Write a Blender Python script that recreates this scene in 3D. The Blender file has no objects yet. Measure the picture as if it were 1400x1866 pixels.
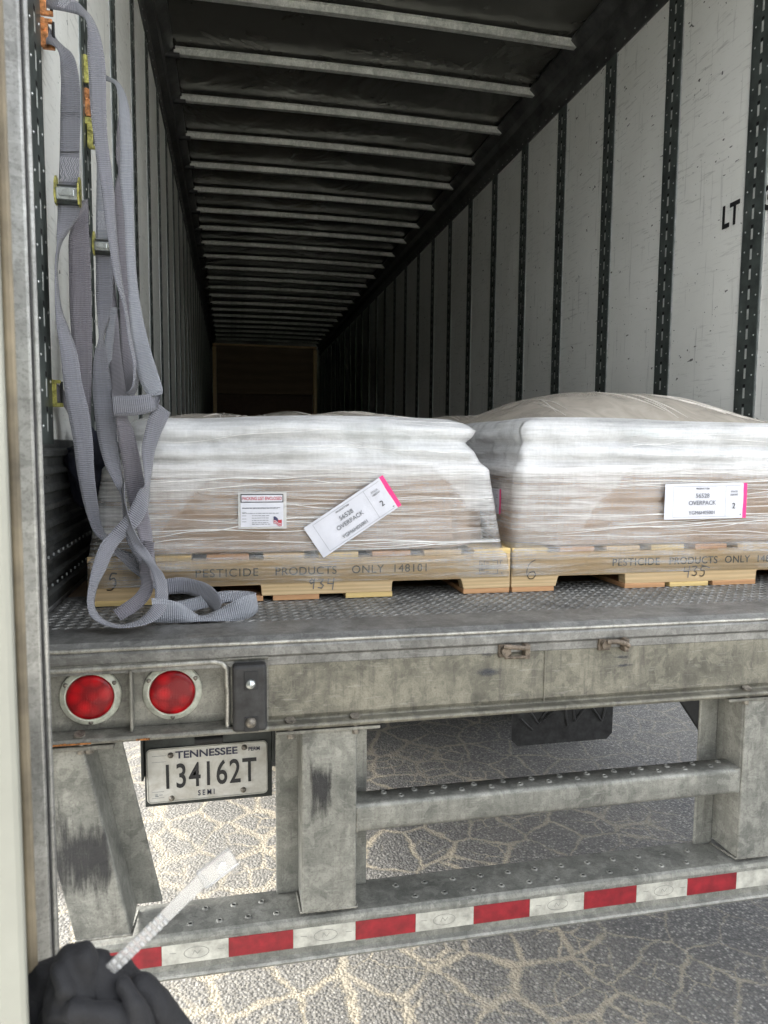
import bpy, bmesh, math, random
from mathutils import Vector, Matrix, noise
from math import radians as R, sin, cos, pi
random.seed(7)
SC = bpy.context.scene
COL = SC.collection

# ------------------------------------------------------------------ camera
cam = bpy.data.cameras.new('camera'); camo = bpy.data.objects.new('camera', cam); COL.objects.link(camo)
CP = Vector((0.4277, -1.5019, 1.62)); FP = 1315.8
RR = Vector((0.97837621, -0.20665611, 0.00855878)); RD = Vector((-0.01016955, -0.08939355, -0.99594446)); RF = Vector((0.20658311, 0.97432133, -0.08956212))
m = Matrix.Identity(4)
for i in range(3):
    m[i][0] = RR[i]; m[i][1] = -RD[i]; m[i][2] = -RF[i]; m[i][3] = CP[i]
camo.matrix_world = m
cam.sensor_fit = 'HORIZONTAL'; cam.sensor_width = 7.3; cam.lens = 7.3*FP/1400
cam.clip_start = 0.02; cam.clip_end = 500
cam.dof.use_dof = True; cam.dof.focus_distance = 2.3; cam.dof.aperture_fstop = 3.6
SC.camera = camo
# ------------------------------------------------------------------ light
SUN_DIR = Vector((-0.74, 0.10, 0.70)).normalized()
w = bpy.data.worlds.new('World'); SC.world = w; w.use_nodes = True
nt = w.node_tree; bg = nt.nodes['Background']
sky = nt.nodes.new('ShaderNodeTexSky'); sky.sky_type = 'NISHITA'; sky.sun_disc = False
sky.sun_elevation = math.asin(SUN_DIR.z); sky.sun_rotation = math.atan2(SUN_DIR.x, SUN_DIR.y)
sky.air_density = 1.0; sky.dust_density = 3.0
hs = nt.nodes.new('ShaderNodeHueSaturation'); hs.inputs['Saturation'].default_value = .18   # milky, hazy sky
nt.links.new(sky.outputs[0], hs.inputs['Color']); nt.links.new(hs.outputs[0], bg.inputs[0]); bg.inputs[1].default_value = 0.15
sl = bpy.data.lights.new('sun', 'SUN'); sl.energy = 0.6; sl.angle = R(10); sl.color = (1, .94, .84)
so = bpy.data.objects.new('sun', sl); COL.objects.link(so); so.location = (-8, 0, 12)
so.rotation_euler = SUN_DIR.to_track_quat('Z', 'Y').to_euler()
SC.view_settings.view_transform = 'Standard'; SC.view_settings.look = 'None'
SC.view_settings.exposure = 2.82; SC.view_settings.gamma = 1.0
SC.render.engine = 'CYCLES'
SC.cycles.max_bounces = 14; SC.cycles.diffuse_bounces = 2; SC.cycles.transparent_max_bounces = 12

# ------------------------------------------------------------------ measuring: point of a photo pixel on the plane Y = v
def at(x, y, v):
    d = RR*((x-700)/FP) + RD*((y-933)/FP) + RF
    return CP + d*((v-CP.y)/d.y)

# ------------------------------------------------------------------ mesh helpers
class MB:
    def __init__(s): s.v = []; s.f = []; s.mi = []; s.sm = []; s.uv = None
    def add(s, vs, fs, mi=0, smooth=False):
        n = len(s.v); s.v += [Vector(v) for v in vs]
        for f in fs: s.f.append([n+i for i in f]); s.mi.append(mi); s.sm.append(smooth)
        return s
    def box(s, x0, x1, y0, y1, z0, z1, mi=0):
        vs = [(x0,y0,z0),(x1,y0,z0),(x1,y1,z0),(x0,y1,z0),(x0,y0,z1),(x1,y0,z1),(x1,y1,z1),(x0,y1,z1)]
        return s.add(vs, [(0,3,2,1),(4,5,6,7),(0,1,5,4),(1,2,6,5),(2,3,7,6),(3,0,4,7)], mi)
    def hexa(s, bot, top, mi=0):   # two quads, each 4 points counter-clockwise from above
        return s.add(list(bot)+list(top), [(0,3,2,1),(4,5,6,7),(0,1,5,4),(1,2,6,5),(2,3,7,6),(3,0,4,7)], mi)
    def prism(s, prof, x0, x1, mi=0, smooth=False):   # profile of (y,z), extruded along X, closed ends
        n = len(prof); vs = [(x0,y,z) for y,z in prof]+[(x1,y,z) for y,z in prof]
        fs = [(i,(i+1)%n,n+(i+1)%n,n+i) for i in range(n)]
        s.add(vs, fs, mi, smooth); s.add([vs[i] for i in range(n)], [list(range(n))[::-1]], mi); s.add([vs[n+i] for i in range(n)], [list(range(n))], mi)
        return s
    def cyl(s, c, ax, r, h, n=24, mi=0, r2=None, smooth=True):
        ax = Vector(ax).normalized(); u = ax.orthogonal().normalized(); v = ax.cross(u); c = Vector(c); r2 = r if r2 is None else r2
        vs = [c+(u*cos(2*pi*i/n)+v*sin(2*pi*i/n))*r for i in range(n)]+[c+ax*h+(u*cos(2*pi*i/n)+v*sin(2*pi*i/n))*r2 for i in range(n)]
        s.add(vs, [(i,(i+1)%n,n+(i+1)%n,n+i) for i in range(n)], mi, smooth)
        s.add(vs[:n], [list(range(n))[::-1]], mi); s.add(vs[n:], [list(range(n))], mi); return s
    def lathe(s, c, ax, prof, n=40, mi=0, cap=True):   # prof of (radius, along axis)
        ax = Vector(ax).normalized(); u = ax.orthogonal().normalized(); v = ax.cross(u); c = Vector(c)
        vs = []
        for r, h in prof: vs += [c+ax*h+(u*cos(2*pi*i/n)+v*sin(2*pi*i/n))*r for i in range(n)]
        fs = [(k*n+i, k*n+(i+1)%n, (k+1)*n+(i+1)%n, (k+1)*n+i) for k in range(len(prof)-1) for i in range(n)]
        s.add(vs, fs, mi, True)
        if cap: s.add(vs[-n:], [list(range(n))], mi, True)
        return s
    def tube(s, pts, r, n=10, mi=0):
        pts = [Vector(p) for p in pts]; rs = r if isinstance(r, (list, tuple)) else [r]*len(pts)
        vs = []; u = None
        for i, p in enumerate(pts):
            t = (pts[min(i+1,len(pts)-1)]-pts[max(i-1,0)]).normalized()
            u = t.orthogonal().normalized() if u is None else (u-t*u.dot(t)).normalized()
            v = t.cross(u)
            vs += [p+(u*cos(2*pi*k/n)+v*sin(2*pi*k/n))*rs[i] for k in range(n)]
        fs = [(i*n+k, i*n+(k+1)%n, (i+1)*n+(k+1)%n, (i+1)*n+k) for i in range(len(pts)-1) for k in range(n)]
        s.add(vs, fs, mi, True); s.add(vs[:n], [list(range(n))[::-1]], mi); s.add(vs[-n:], [list(range(n))], mi); return s
    def grid(s, fn, nu, nv, mi=0, smooth=True, closeu=False):
        vs = [fn(i/(nu if closeu else nu-1), j/(nv-1)) for j in range(nv) for i in range(nu)]
        fs = [(j*nu+i, j*nu+(i+1)%nu, (j+1)*nu+(i+1)%nu, (j+1)*nu+i) for j in range(nv-1) for i in range(nu if closeu else nu-1)]
        return s.add(vs, fs, mi, smooth)
    def mesh(s, name, mats):
        me = bpy.data.meshes.new(name); me.from_pydata([tuple(v) for v in s.v], [], s.f)
        for q in (mats if isinstance(mats, (list, tuple)) else [mats]): me.materials.append(q)
        me.polygons.foreach_set('material_index', s.mi); me.polygons.foreach_set('use_smooth', s.sm)
        if s.uv:
            l = me.uv_layers.new(name='uv')
            for lp in me.loops: l.data[lp.index].uv = s.uv[lp.vertex_index]
        me.update(); return me
def obj(name, mb, mats, parent=None, bevel=0, seg=2, label=None):
    me = mb.mesh(name, mats) if isinstance(mb, MB) else mb
    if isinstance(mb, MB):
        bm = bmesh.new(); bm.from_mesh(me)
        if not getattr(mb, 'nonormal', False): bmesh.ops.recalc_face_normals(bm, faces=bm.faces)
        bm.to_mesh(me); bm.free()
    o = bpy.data.objects.new(name, me); COL.objects.link(o)
    if parent:
        o.parent = parent
        if parent.type == 'EMPTY': o.matrix_parent_inverse = Matrix.Translation(-parent.location)
    if bevel:
        b = o.modifiers.new('bevel', 'BEVEL'); b.width = bevel; b.segments = seg; b.limit_method = 'ANGLE'; b.angle_limit = R(35); b.harden_normals = False
    if label: o['label'] = label
    return o
def thing(name, label, cat, loc, group=None):
    o = bpy.data.objects.new(name, None); COL.objects.link(o); o.location = loc; o.empty_display_size = .1
    return tag(o, label, cat, group)
def tag(o, label, cat, group=None):
    o['label'] = label; o['category'] = cat
    if group: o['group'] = group
    return o
def copy_tree(o, parent=None):
    c = o.copy(); COL.objects.link(c)
    if parent:
        mi_ = o.matrix_parent_inverse.copy(); c.parent = parent; c.matrix_parent_inverse = mi_
    for ch in list(o.children): copy_tree(ch, c)
    return c
# frames for flat marks: origin, right, up
def frame(o, r, u): return (Vector(o), Vector(r).normalized(), Vector(u).normalized())
def text_mesh(body, size, fr, mat, parent, sx=1.0, off=0.0, sp=1.0, align='LEFT', name='lettering', shear=0.0, ext=0.0003):
    cu = bpy.data.curves.new(name, 'FONT'); cu.body = body; cu.size = size; cu.offset = off*size; cu.extrude = ext
    cu.space_character = sp; cu.align_x = align; cu.shear = shear; cu.resolution_u = 4
    t = bpy.data.objects.new('tmp', cu); COL.objects.link(t)
    dg = bpy.context.evaluated_depsgraph_get(); me = bpy.data.meshes.new_from_object(t.evaluated_get(dg))
    bpy.data.objects.remove(t)
    O, r, u = fr; n = r.cross(u)
    me.transform(Matrix(((r.x*sx, u.x, n.x, O.x), (r.y*sx, u.y, n.y, O.y), (r.z*sx, u.z, n.z, O.z), (0, 0, 0, 1))))
    me.materials.clear(); me.materials.append(mat); me.name = name
    return obj(name, me, None, parent)
def stroke(mb, pts, wd, fr, mi=0):
    O, r, u = fr; n = r.cross(u)*0.0004
    for a, b in zip(pts[:-1], pts[1:]):
        a = Vector(a); b = Vector(b); d = (b-a).normalized(); q = Vector((-d.y, d.x))*wd/2; a2 = a-d*wd*.3; b2 = b+d*wd*.3
        vs = [O+r*p.x+u*p.y+n for p in (a2-q, b2-q, b2+q, a2+q)]
        mb.add(vs, [(0,1,2,3)], mi)
def rect(mb, x0, x1, y0, y1, fr, mi=0, lift=0.0):
    O, r, u = fr; n = r.cross(u)*lift
    mb.add([O+r*x0+u*y0+n, O+r*x1+u*y0+n, O+r*x1+u*y1+n, O+r*x0+u*y1+n], [(0,1,2,3)], mi)

# ------------------------------------------------------------------ materials
def mat(name):
    q = bpy.data.materials.new(name); q.use_nodes = True; n = q.node_tree; p = n.nodes['Principled BSDF']; return q, n, p
def N(n, t, **k):
    x = n.nodes.new(t)
    for a, b in k.items(): setattr(x, a, b)
    return x
def ramp(n, src, stops, interp='LINEAR'):
    r = N(n, 'ShaderNodeValToRGB'); r.color_ramp.interpolation = interp; e = r.color_ramp.elements
    while len(e) < len(stops): e.new(0.5)
    for i, (p, c) in enumerate(stops):
        e[i].position = p; e[i].color = (c, c, c, 1) if isinstance(c, (int, float)) else tuple(c)+(1,)
    n.links.new(src, r.inputs[0]); return r.outputs[0]
def coords(n, scale=(1,1,1), kind='Object', rot=(0,0,0)):
    tc = N(n, 'ShaderNodeTexCoord'); mp = N(n, 'ShaderNodeMapping'); mp.inputs['Scale'].default_value = scale; mp.inputs['Rotation'].default_value = rot
    n.links.new(tc.outputs[kind], mp.inputs[0]); return mp.outputs[0]
def noi(n, co, scale, detail=5, rough=.6, dist=0.0):
    x = N(n, 'ShaderNodeTexNoise'); x.inputs['Scale'].default_value = scale; x.inputs['Detail'].default_value = detail
    x.inputs['Roughness'].default_value = rough; x.inputs['Distortion'].default_value = dist; n.links.new(co, x.inputs['Vector']); return x.outputs[0]
def vor(n, co, scale, feat='F1', out='Distance', rnd=1.0):
    x = N(n, 'ShaderNodeTexVoronoi'); x.feature = feat; x.inputs['Scale'].default_value = scale; x.inputs['Randomness'].default_value = rnd
    n.links.new(co, x.inputs['Vector']); return x.outputs[out]
def mix(n, f, a, b, mode='MIX'):
    x = N(n, 'ShaderNodeMix', data_type='RGBA', blend_type=mode)
    for s, v in ((0, f), (6, a), (7, b)):
        if hasattr(v, 'is_output'): n.links.new(v, x.inputs[s])
        elif s == 0: x.inputs[0].default_value = v
        else: x.inputs[s].default_value = tuple(v)+(1,) if len(v) == 3 else v
    return x.outputs[2]
def mth(n, op, a, b=None, clamp=False):
    x = N(n, 'ShaderNodeMath', operation=op); x.use_clamp = clamp
    for i, v in enumerate((a, b)):
        if v is None: continue
        if hasattr(v, 'is_output'): n.links.new(v, x.inputs[i])
        else: x.inputs[i].default_value = v
    return x.outputs[0]
def bump(n, p, h, strength=.3, dist=.002):
    b = N(n, 'ShaderNodeBump'); b.inputs['Strength'].default_value = strength; b.inputs['Distance'].default_value = dist
    n.links.new(h, b.inputs['Height']); n.links.new(b.outputs[0], p.inputs['Normal'])
def L(n, a, b): n.links.new(a, b)

def galv(name, lo, hi, dirt=.5, metal=.35, rough=.5, streak=(6,6,1.2), dirtcol=(.06,.055,.05), scratch=.12):
    q, n, p = mat(name); co = coords(n)
    a = noi(n, co, 8, 9, .72, .25); base = mix(n, ramp(n, a, [(.36,0),(.64,1)]), lo, hi)
    sp = N(n, 'ShaderNodeRGBToBW'); L(n, vor(n, co, 60, 'F1', 'Color'), sp.inputs[0]); base = mix(n, .10, base, sp.outputs[0], 'OVERLAY')
    pat = noi(n, co, 22, 6, .62, 1.0); base = mix(n, ramp(n, pat, [(.515,0),(.545,.24)]), base, [min(1, c*1.5) for c in hi])
    gr = noi(n, co, 240, 3, .7); base = mix(n, mth(n, 'MULTIPLY', ramp(n, gr, [(.50,0),(.62,1)]), .30), base, dirtcol)
    dr = noi(n, coords(n, (26, 26, 1.3)), 3, 5, .65); base = mix(n, mth(n, 'MULTIPLY', ramp(n, dr, [(.56,0),(.68,1)]), dirt*.55), base, dirtcol)
    st = noi(n, coords(n, streak), 5, 8, .7, .3); base = mix(n, mth(n, 'MULTIPLY', ramp(n, st, [(.52,0),(.72,1)]), dirt), base, dirtcol)
    sp2 = noi(n, co, 70, 4, .7); base = mix(n, mth(n, 'MULTIPLY', ramp(n, sp2, [(.60,0),(.72,1)]), dirt*.7), base, dirtcol)
    sc = noi(n, coords(n, (2.5, 2.5, 30), rot=(.2,.45,0)), 8, 4, .6); base = mix(n, mth(n, 'MULTIPLY', ramp(n, sc, [(.60,0),(.66,1)]), scratch), base, (.55,.55,.52))
    L(n, base, p.inputs['Base Color']); p.inputs['Metallic'].default_value = metal
    L(n, ramp(n, a, [(.3, rough+.12),(.7, rough-.1)]), p.inputs['Roughness'])
    bump(n, p, mth(n, 'ADD', noi(n, co, 45, 6, .7), mth(n, 'MULTIPLY', a, 1.5)), .35, .0012); return q
M_galv = galv('galvanised steel', (.11,.108,.094), (.24,.235,.205))
M_sill = galv('galvanised sill steel', (.085,.082,.066), (.205,.195,.155), dirt=.8)
M_deck = galv('worn deck steel', (.115,.115,.11), (.235,.235,.225), dirt=.5, metal=.5, rough=.45, streak=(1.5,8,8))
M_edge = galv('scuffed bright steel edge', (.24,.235,.21), (.42,.41,.37), dirt=.5, metal=.6, rough=.38)
M_bumper = galv('galvanised step steel', (.125,.128,.115), (.265,.265,.238), dirt=.45)
M_scuff = galv('dark ribbed scuff steel', (.07,.075,.075), (.15,.155,.15), dirt=.4, metal=.6, rough=.35, streak=(1,.6,9))
def simple(name, col, rough=.5, metal=0.0, var=.15, vscale=20, bmp=.15, bdist=.001, spec=.5, coat=0):
    q, n, p = mat(name); co = coords(n); a = noi(n, co, vscale, 6, .65)
    dark = [c*(1-var*1.6) for c in col]; lite = [min(1, c*(1+var)) for c in col]
    L(n, mix(n, ramp(n, a, [(.32,0),(.68,1)]), dark, lite), p.inputs['Base Color'])
    p.inputs['Roughness'].default_value = rough; p.inputs['Metallic'].default_value = metal; p.inputs['Specular IOR Level'].default_value = spec
    p.inputs['Coat Weight'].default_value = coat
    if bmp: bump(n, p, noi(n, co, vscale*4, 5, .6), bmp, bdist)
    return q
M_rubber = simple('black rubber', (.022,.022,.023), .55, var=.5, vscale=30, bmp=.4)
M_black = simple('black painted steel', (.012,.012,.013), .6, var=.4)
M_dark = simple('dark steel', (.045,.05,.048), .45, .5, var=.3)
M_rail = simple('dark grey top rail', (.09,.092,.09), .42, .5, var=.35, vscale=6)
M_slot = simple('pale slot', (.62,.65,.62), .4, .3, var=.2)
M_rivet = simple('rivet metal', (.70,.72,.72), .3, .8, var=.2)
M_key = simple('slot hole', (.006,.006,.006), .8)
M_bolt = simple('dirty bolt steel', (.22,.20,.17), .5, .6, var=.5, vscale=80)
M_brown = simple('rusty brown steel', (.16,.13,.10), .65, .3, var=.5, vscale=60, bmp=.6)
M_bezel = simple('lamp flange zinc', (.52,.53,.45), .5, .1, var=.25, vscale=45)
M_ink = simple('black ink', (.015,.015,.017), .5, bmp=0)
M_inkgrey = simple('grey ink', (.14,.15,.17), .6, bmp=0)
M_paper = simple('white label paper', (.62,.63,.69), .45, var=.05, vscale=14, bmp=.25, bdist=.004)
M_pink = simple('hot pink label stripe', (.85,.03,.22), .5, var=.05, bmp=0)
M_redink = simple('red ink', (.45,.03,.05), .5, bmp=0)
M_navyflag = simple('navy ink', (.03,.035,.10), .5, bmp=0)
M_red = simple('red reflective sheet', (.21,.007,.014), .45, var=.25, vscale=30, bmp=.15, coat=.2)
M_white = simple('white reflective sheet', (.40,.395,.35), .45, var=.25, vscale=26, bmp=.2)
M_stitch = simple('pale stitching', (.60,.60,.66), .8, bmp=0)
M_yellow = simple('yellow zinc fitting', (.50,.47,.14), .38, .55, var=.45, vscale=70)
M_orange = simple('orange zinc fitting', (.60,.26,.10), .42, .4, var=.5, vscale=70)
M_zinc = simple('bright zinc buckle', (.55,.58,.57), .25, .85, var=.2, vscale=60)
M_tyre = simple('tyre rubber', (.015,.015,.015), .75, var=.3)

# lamp lens
q, n, p = mat('red lamp lens'); M_lens = q
co = coords(n); v1 = vor(n, co, 34); v2 = vor(n, co, 320, rnd=.2)
L(n, mix(n, ramp(n, v1, [(.0,1),(.62,0)]), (.17,.000,.003), (.50,.001,.006)), p.inputs['Base Color'])
p.inputs['Roughness'].default_value = .3; p.inputs['Specular IOR Level'].default_value = .25; p.inputs['Coat Weight'].default_value = .12; p.inputs['Coat Roughness'].default_value = .08
p.inputs['Subsurface Weight'].default_value = .0
bump(n, p, mth(n, 'ADD', v2, v1), .25, .002)
# plate
q, n, p = mat('plate aluminium'); M_plate = q
co = coords(n); a = noi(n, co, 18, 7, .7, .5); L(n, mix(n, ramp(n, a, [(.40,0),(.72,1)]), (.58,.57,.53), (.38,.355,.30)), p.inputs['Base Color'])
p.inputs['Roughness'].default_value = .4; bump(n, p, noi(n, co, 10, 3), .2, .003)
# painted wall panels
q, n, p = mat('scratched white wall panel'); M_panel = q
co = coords(n, kind='Object')
a = noi(n, co, 2.2, 6, .6); base = mix(n, ramp(n, a, [(.3,0),(.7,1)]), (.76,.765,.725), (.84,.845,.81))
s1 = noi(n, coords(n, (1, 2.2, 22), rot=(R(22), 0, 0)), 3.2, 7, .68, .2)
base = mix(n, mth(n, 'MULTIPLY', ramp(n, s1, [(.555,0),(.64,1)]), mth(n, 'MULTIPLY', ramp(n, noi(n, co, 1.6, 3), [(.38,.1),(.62,1)]), .42)), base, (.22,.22,.205))
s2 = noi(n, coords(n, (1, 26, 1.2), rot=(R(12), 0, 0)), 1.6, 5, .6)
base = mix(n, mth(n, 'MULTIPLY', ramp(n, s2, [(.61,0),(.66,1)]), .30), base, (.22,.22,.21))
s3 = noi(n, coords(n, (1, 1.6, 3), rot=(R(25), 0, 0)), 14, 2, .5)
base = mix(n, ramp(n, s3, [(.72,0),(.735,.9)]), base, (.05,.05,.05))
s4 = noi(n, co, 55, 3, .6); base = mix(n, ramp(n, s4, [(.69,0),(.72,.7)]), base, (.07,.07,.065))
L(n, base, p.inputs['Base Color']); L(n, ramp(n, a, [(.3,.58),(.7,.48)]), p.inputs['Roughness'])
bump(n, p, noi(n, co, 3.5, 3), .25, .02)
# roof sheet
q, n, p = mat('roof sheet'); M_roof = q
co = coords(n); L(n, mix(n, noi(n, co, 3, 5), (.09,.09,.08), (.15,.15,.135)), p.inputs['Base Color']); p.inputs['Roughness'].default_value = .22; p.inputs['Metallic'].default_value = .55
bump(n, p, noi(n, coords(n, (1.2, .8, 1)), 2.2, 3, .5, .5), .5, .05)
M_bow = galv('galvanised roof bow', (.40,.41,.38), (.60,.61,.57), dirt=.3, metal=.4, rough=.45)
# perforated post steel
M_post = simple('dark grey wall post', (.095,.112,.106), .42, .45, var=.3, vscale=9)
# wood
def wood(name, a_, b_, sc=(2, 9, 42), rot=(0,0,0)):
    q, n, p = mat(name); co = coords(n, sc, rot=rot); a = noi(n, co, 2.6, 6, .6, 1.4)
    w_ = N(n, 'ShaderNodeTexWave'); w_.wave_type = 'BANDS'; w_.bands_direction = 'Z'; w_.inputs['Scale'].default_value = .55; w_.inputs['Distortion'].default_value = 9; w_.inputs['Detail'].default_value = 3
    L(n, co, w_.inputs['Vector'])
    base = mix(n, ramp(n, a, [(.3,0),(.7,1)]), a_, b_); base = mix(n, mth(n, 'MULTIPLY', w_.outputs['Fac'], .38), base, [c*.55 for c in a_])
    k = noi(n, coords(n), 30, 5, .7); base = mix(n, ramp(n, k, [(.64,0),(.74,.5)]), base, [c*.4 for c in a_])
    L(n, base, p.inputs['Base Color']); p.inputs['Roughness'].default_value = .7; bump(n, p, a, .35, .0015); return q
M_wood = wood('pallet pine', (.56,.39,.20), (.70,.53,.31))
M_wood_o = wood('orange pallet board', (.50,.26,.12), (.63,.37,.19))
M_wood_y = wood('yellow pine block', (.66,.47,.18), (.80,.61,.28))
M_ply = wood('crate plywood', (.15,.095,.055), (.20,.13,.08), (1.2,1,5))
q, n, p = mat('brown cardboard'); M_card = q
co = coords(n); L(n, mix(n, noi(n, co, 8, 5), (.38,.265,.185), (.50,.365,.27)), p.inputs['Base Color']); p.inputs['Roughness'].default_value = .85
bump(n, p, noi(n, coords(n, (1, 1, 12)), 8, 4), .2, .002)
q, n, p = mat('white sacks'); M_sack = q
co = coords(n); L(n, mix(n, ramp(n, noi(n, coords(n, (1,1,2.5)), 3.2, 4), [(.60,0),(.66,.55)]), (.80,.82,.83), (.32,.58,.58)), p.inputs['Base Color']); p.inputs['Roughness'].default_value = .5
bump(n, p, noi(n, coords(n, (2, 2, 9)), 4, 4), .5, .01)
M_canvas_ = simple('clear tan cover', (.42,.39,.35), .35, var=.12, vscale=5, bmp=.35, bdist=.01)

# stretch film: layers of clear film that turn white where they pile up
def film(name, xl, xr):
    q, n, p = mat(name)
    out = n.nodes['Material Output']
    st = noi(n, coords(n, (.9, .9, 17), rot=(0, R(-1.2), 0)), 3.0, 9, .72, .15)
    st2 = noi(n, coords(n, (1.2, 1.2, 60), rot=(0, R(3.0), 0)), 4.0, 5, .6, .1)
    ve = noi(n, coords(n, (40, 40, 1.5)), 4.0, 4, .6)
    big = noi(n, coords(n, (1.4, 1.4, 2.0)), 2.0, 4, .6, .8)
    g = N(n, 'ShaderNodeNewGeometry'); sp = N(n, 'ShaderNodeSeparateXYZ'); tcx = N(n, 'ShaderNodeTexCoord'); L(n, tcx.outputs['Object'], sp.inputs[0]); z = sp.outputs[2]
    mr = N(n, 'ShaderNodeMapRange'); L(n, z, mr.inputs[0]); mr.inputs[1].default_value = 1.24; mr.inputs[2].default_value = 1.74
    lay = ramp(n, mr.outputs[0], [(.0,.02),(.155,.16),(.20,.20),(.30,.17),(.58,.26),(.645,.70),(.70,.70),(1,.62)])
    upz = mth(n, 'MULTIPLY', mth(n, 'SUBTRACT', z, 1.565), 40, True); sw = mth(n, 'SUBTRACT', 1, mth(n, 'MULTIPLY', upz, .62))
    f = mth(n, 'ADD', lay, mth(n, 'MULTIPLY', mth(n, 'MULTIPLY', mth(n, 'SUBTRACT', st, .5), 1.9), sw))
    f = mth(n, 'ADD', f, mth(n, 'MULTIPLY', mth(n, 'MULTIPLY', mth(n, 'SUBTRACT', st2, .5), .8), sw))
    f = mth(n, 'ADD', f, mth(n, 'MULTIPLY', mth(n, 'SUBTRACT', ve, .5), .22))
    f = mth(n, 'ADD', f, mth(n, 'MULTIPLY', mth(n, 'SUBTRACT', big, .5), .8), True)
    # loose outer layer bridging the carton's cut-off corners: whiter outside two slanting edges
    dz = mth(n, 'MULTIPLY', mth(n, 'SUBTRACT', z, 1.45), .9); wb = mth(n, 'MULTIPLY', mth(n, 'SUBTRACT', big, .5), .12)
    xx = mth(n, 'SUBTRACT', mth(n, 'ADD', sp.outputs[0], wb), dz); x2 = mth(n, 'ADD', mth(n, 'ADD', sp.outputs[0], wb), dz)
    lft = mth(n, 'MULTIPLY', mth(n, 'SUBTRACT', xl, xx), 60, True); rgt = mth(n, 'MULTIPLY', mth(n, 'SUBTRACT', x2, xr), 60, True)
    inz = mth(n, 'MULTIPLY', mth(n, 'MULTIPLY', mth(n, 'SUBTRACT', z, 1.385), 60, True), mth(n, 'MULTIPLY', mth(n, 'SUBTRACT', 1.575, z), 60, True))
    f = mth(n, 'ADD', f, mth(n, 'MULTIPLY', mth(n, 'MULTIPLY', mth(n, 'MAXIMUM', lft, rgt), inz), .20), True)
    p.inputs['Base Color'].default_value = (.84,.85,.86,1); p.inputs['Roughness'].default_value = .16
    p.inputs['Transmission Weight'].default_value = 0
    fold = noi(n, coords(n, (2.2, 2.2, 8), rot=(0, R(8), 0)), 3.0, 6, .6, .6)
    hgt = mth(n, 'ADD', mth(n, 'ADD', st, mth(n, 'MULTIPLY', st2, .4)), mth(n, 'MULTIPLY', fold, 3.0)); bump(n, p, hgt, .8, .005)
    tr = N(n, 'ShaderNodeBsdfTransparent'); tl = N(n, 'ShaderNodeBsdfTranslucent'); tl.inputs[0].default_value = (.85,.86,.86,1)
    ms = N(n, 'ShaderNodeMixShader'); ms.inputs[0].default_value = .18; L(n, p.outputs[0], ms.inputs[1]); L(n, tl.outputs[0], ms.inputs[2])
    gl = N(n, 'ShaderNodeBsdfGlossy'); gl.inputs['Roughness'].default_value = .12
    bp = N(n, 'ShaderNodeBump'); bp.inputs['Strength'].default_value = .6; bp.inputs['Distance'].default_value = .004; L(n, hgt, bp.inputs['Height']); L(n, bp.outputs[0], gl.inputs['Normal'])
    fr = N(n, 'ShaderNodeFresnel'); fr.inputs[0].default_value = 1.6
    m1 = N(n, 'ShaderNodeMixShader'); L(n, mth(n, 'MULTIPLY', fr.outputs[0], 1.3, True), m1.inputs[0]); L(n, tr.outputs[0], m1.inputs[1]); L(n, gl.outputs[0], m1.inputs[2])
    m2 = N(n, 'ShaderNodeMixShader'); L(n, f, m2.inputs[0]); L(n, m1.outputs[0], m2.inputs[1]); L(n, ms.outputs[0], m2.inputs[2])
    L(n, m2.outputs[0], out.inputs['Surface']); return q
M_filmA = film('stretch film', .30, 1.06); M_filmB = film('stretch film right', 1.44, 2.16)
q, n, p = mat('loose clear cover'); M_cover = q
out = n.nodes['Material Output']; p.inputs['Base Color'].default_value = (.54,.49,.42,1); p.inputs['Roughness'].default_value = .22
h = noi(n, coords(n, (2, 1, 1)), 6, 5, .6, 1.5); bump(n, p, h, .4, .008)
tr = N(n, 'ShaderNodeBsdfTransparent'); tr.inputs[0].default_value = (.9,.87,.82,1); ms = N(n, 'ShaderNodeMixShader'); L(n, ramp(n, h, [(.3,.55),(.7,.8)]), ms.inputs[0]); L(n, tr.outputs[0], ms.inputs[1]); L(n, p.outputs[0], ms.inputs[2]); L(n, ms.outputs[0], out.inputs['Surface'])
q, n, p = mat('clear plastic'); M_clear = q
p.inputs['Base Color'].default_value = (.90,.90,.89,1); p.inputs['Roughness'].default_value = .22; p.inputs['Transmission Weight'].default_value = .85; p.inputs['IOR'].default_value = 1.4
M_strand = simple('bunched film', (.80,.80,.79), .18, bmp=0)
M_foldline = simple('folded clear film', (.72,.68,.62), .25, bmp=0)
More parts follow.
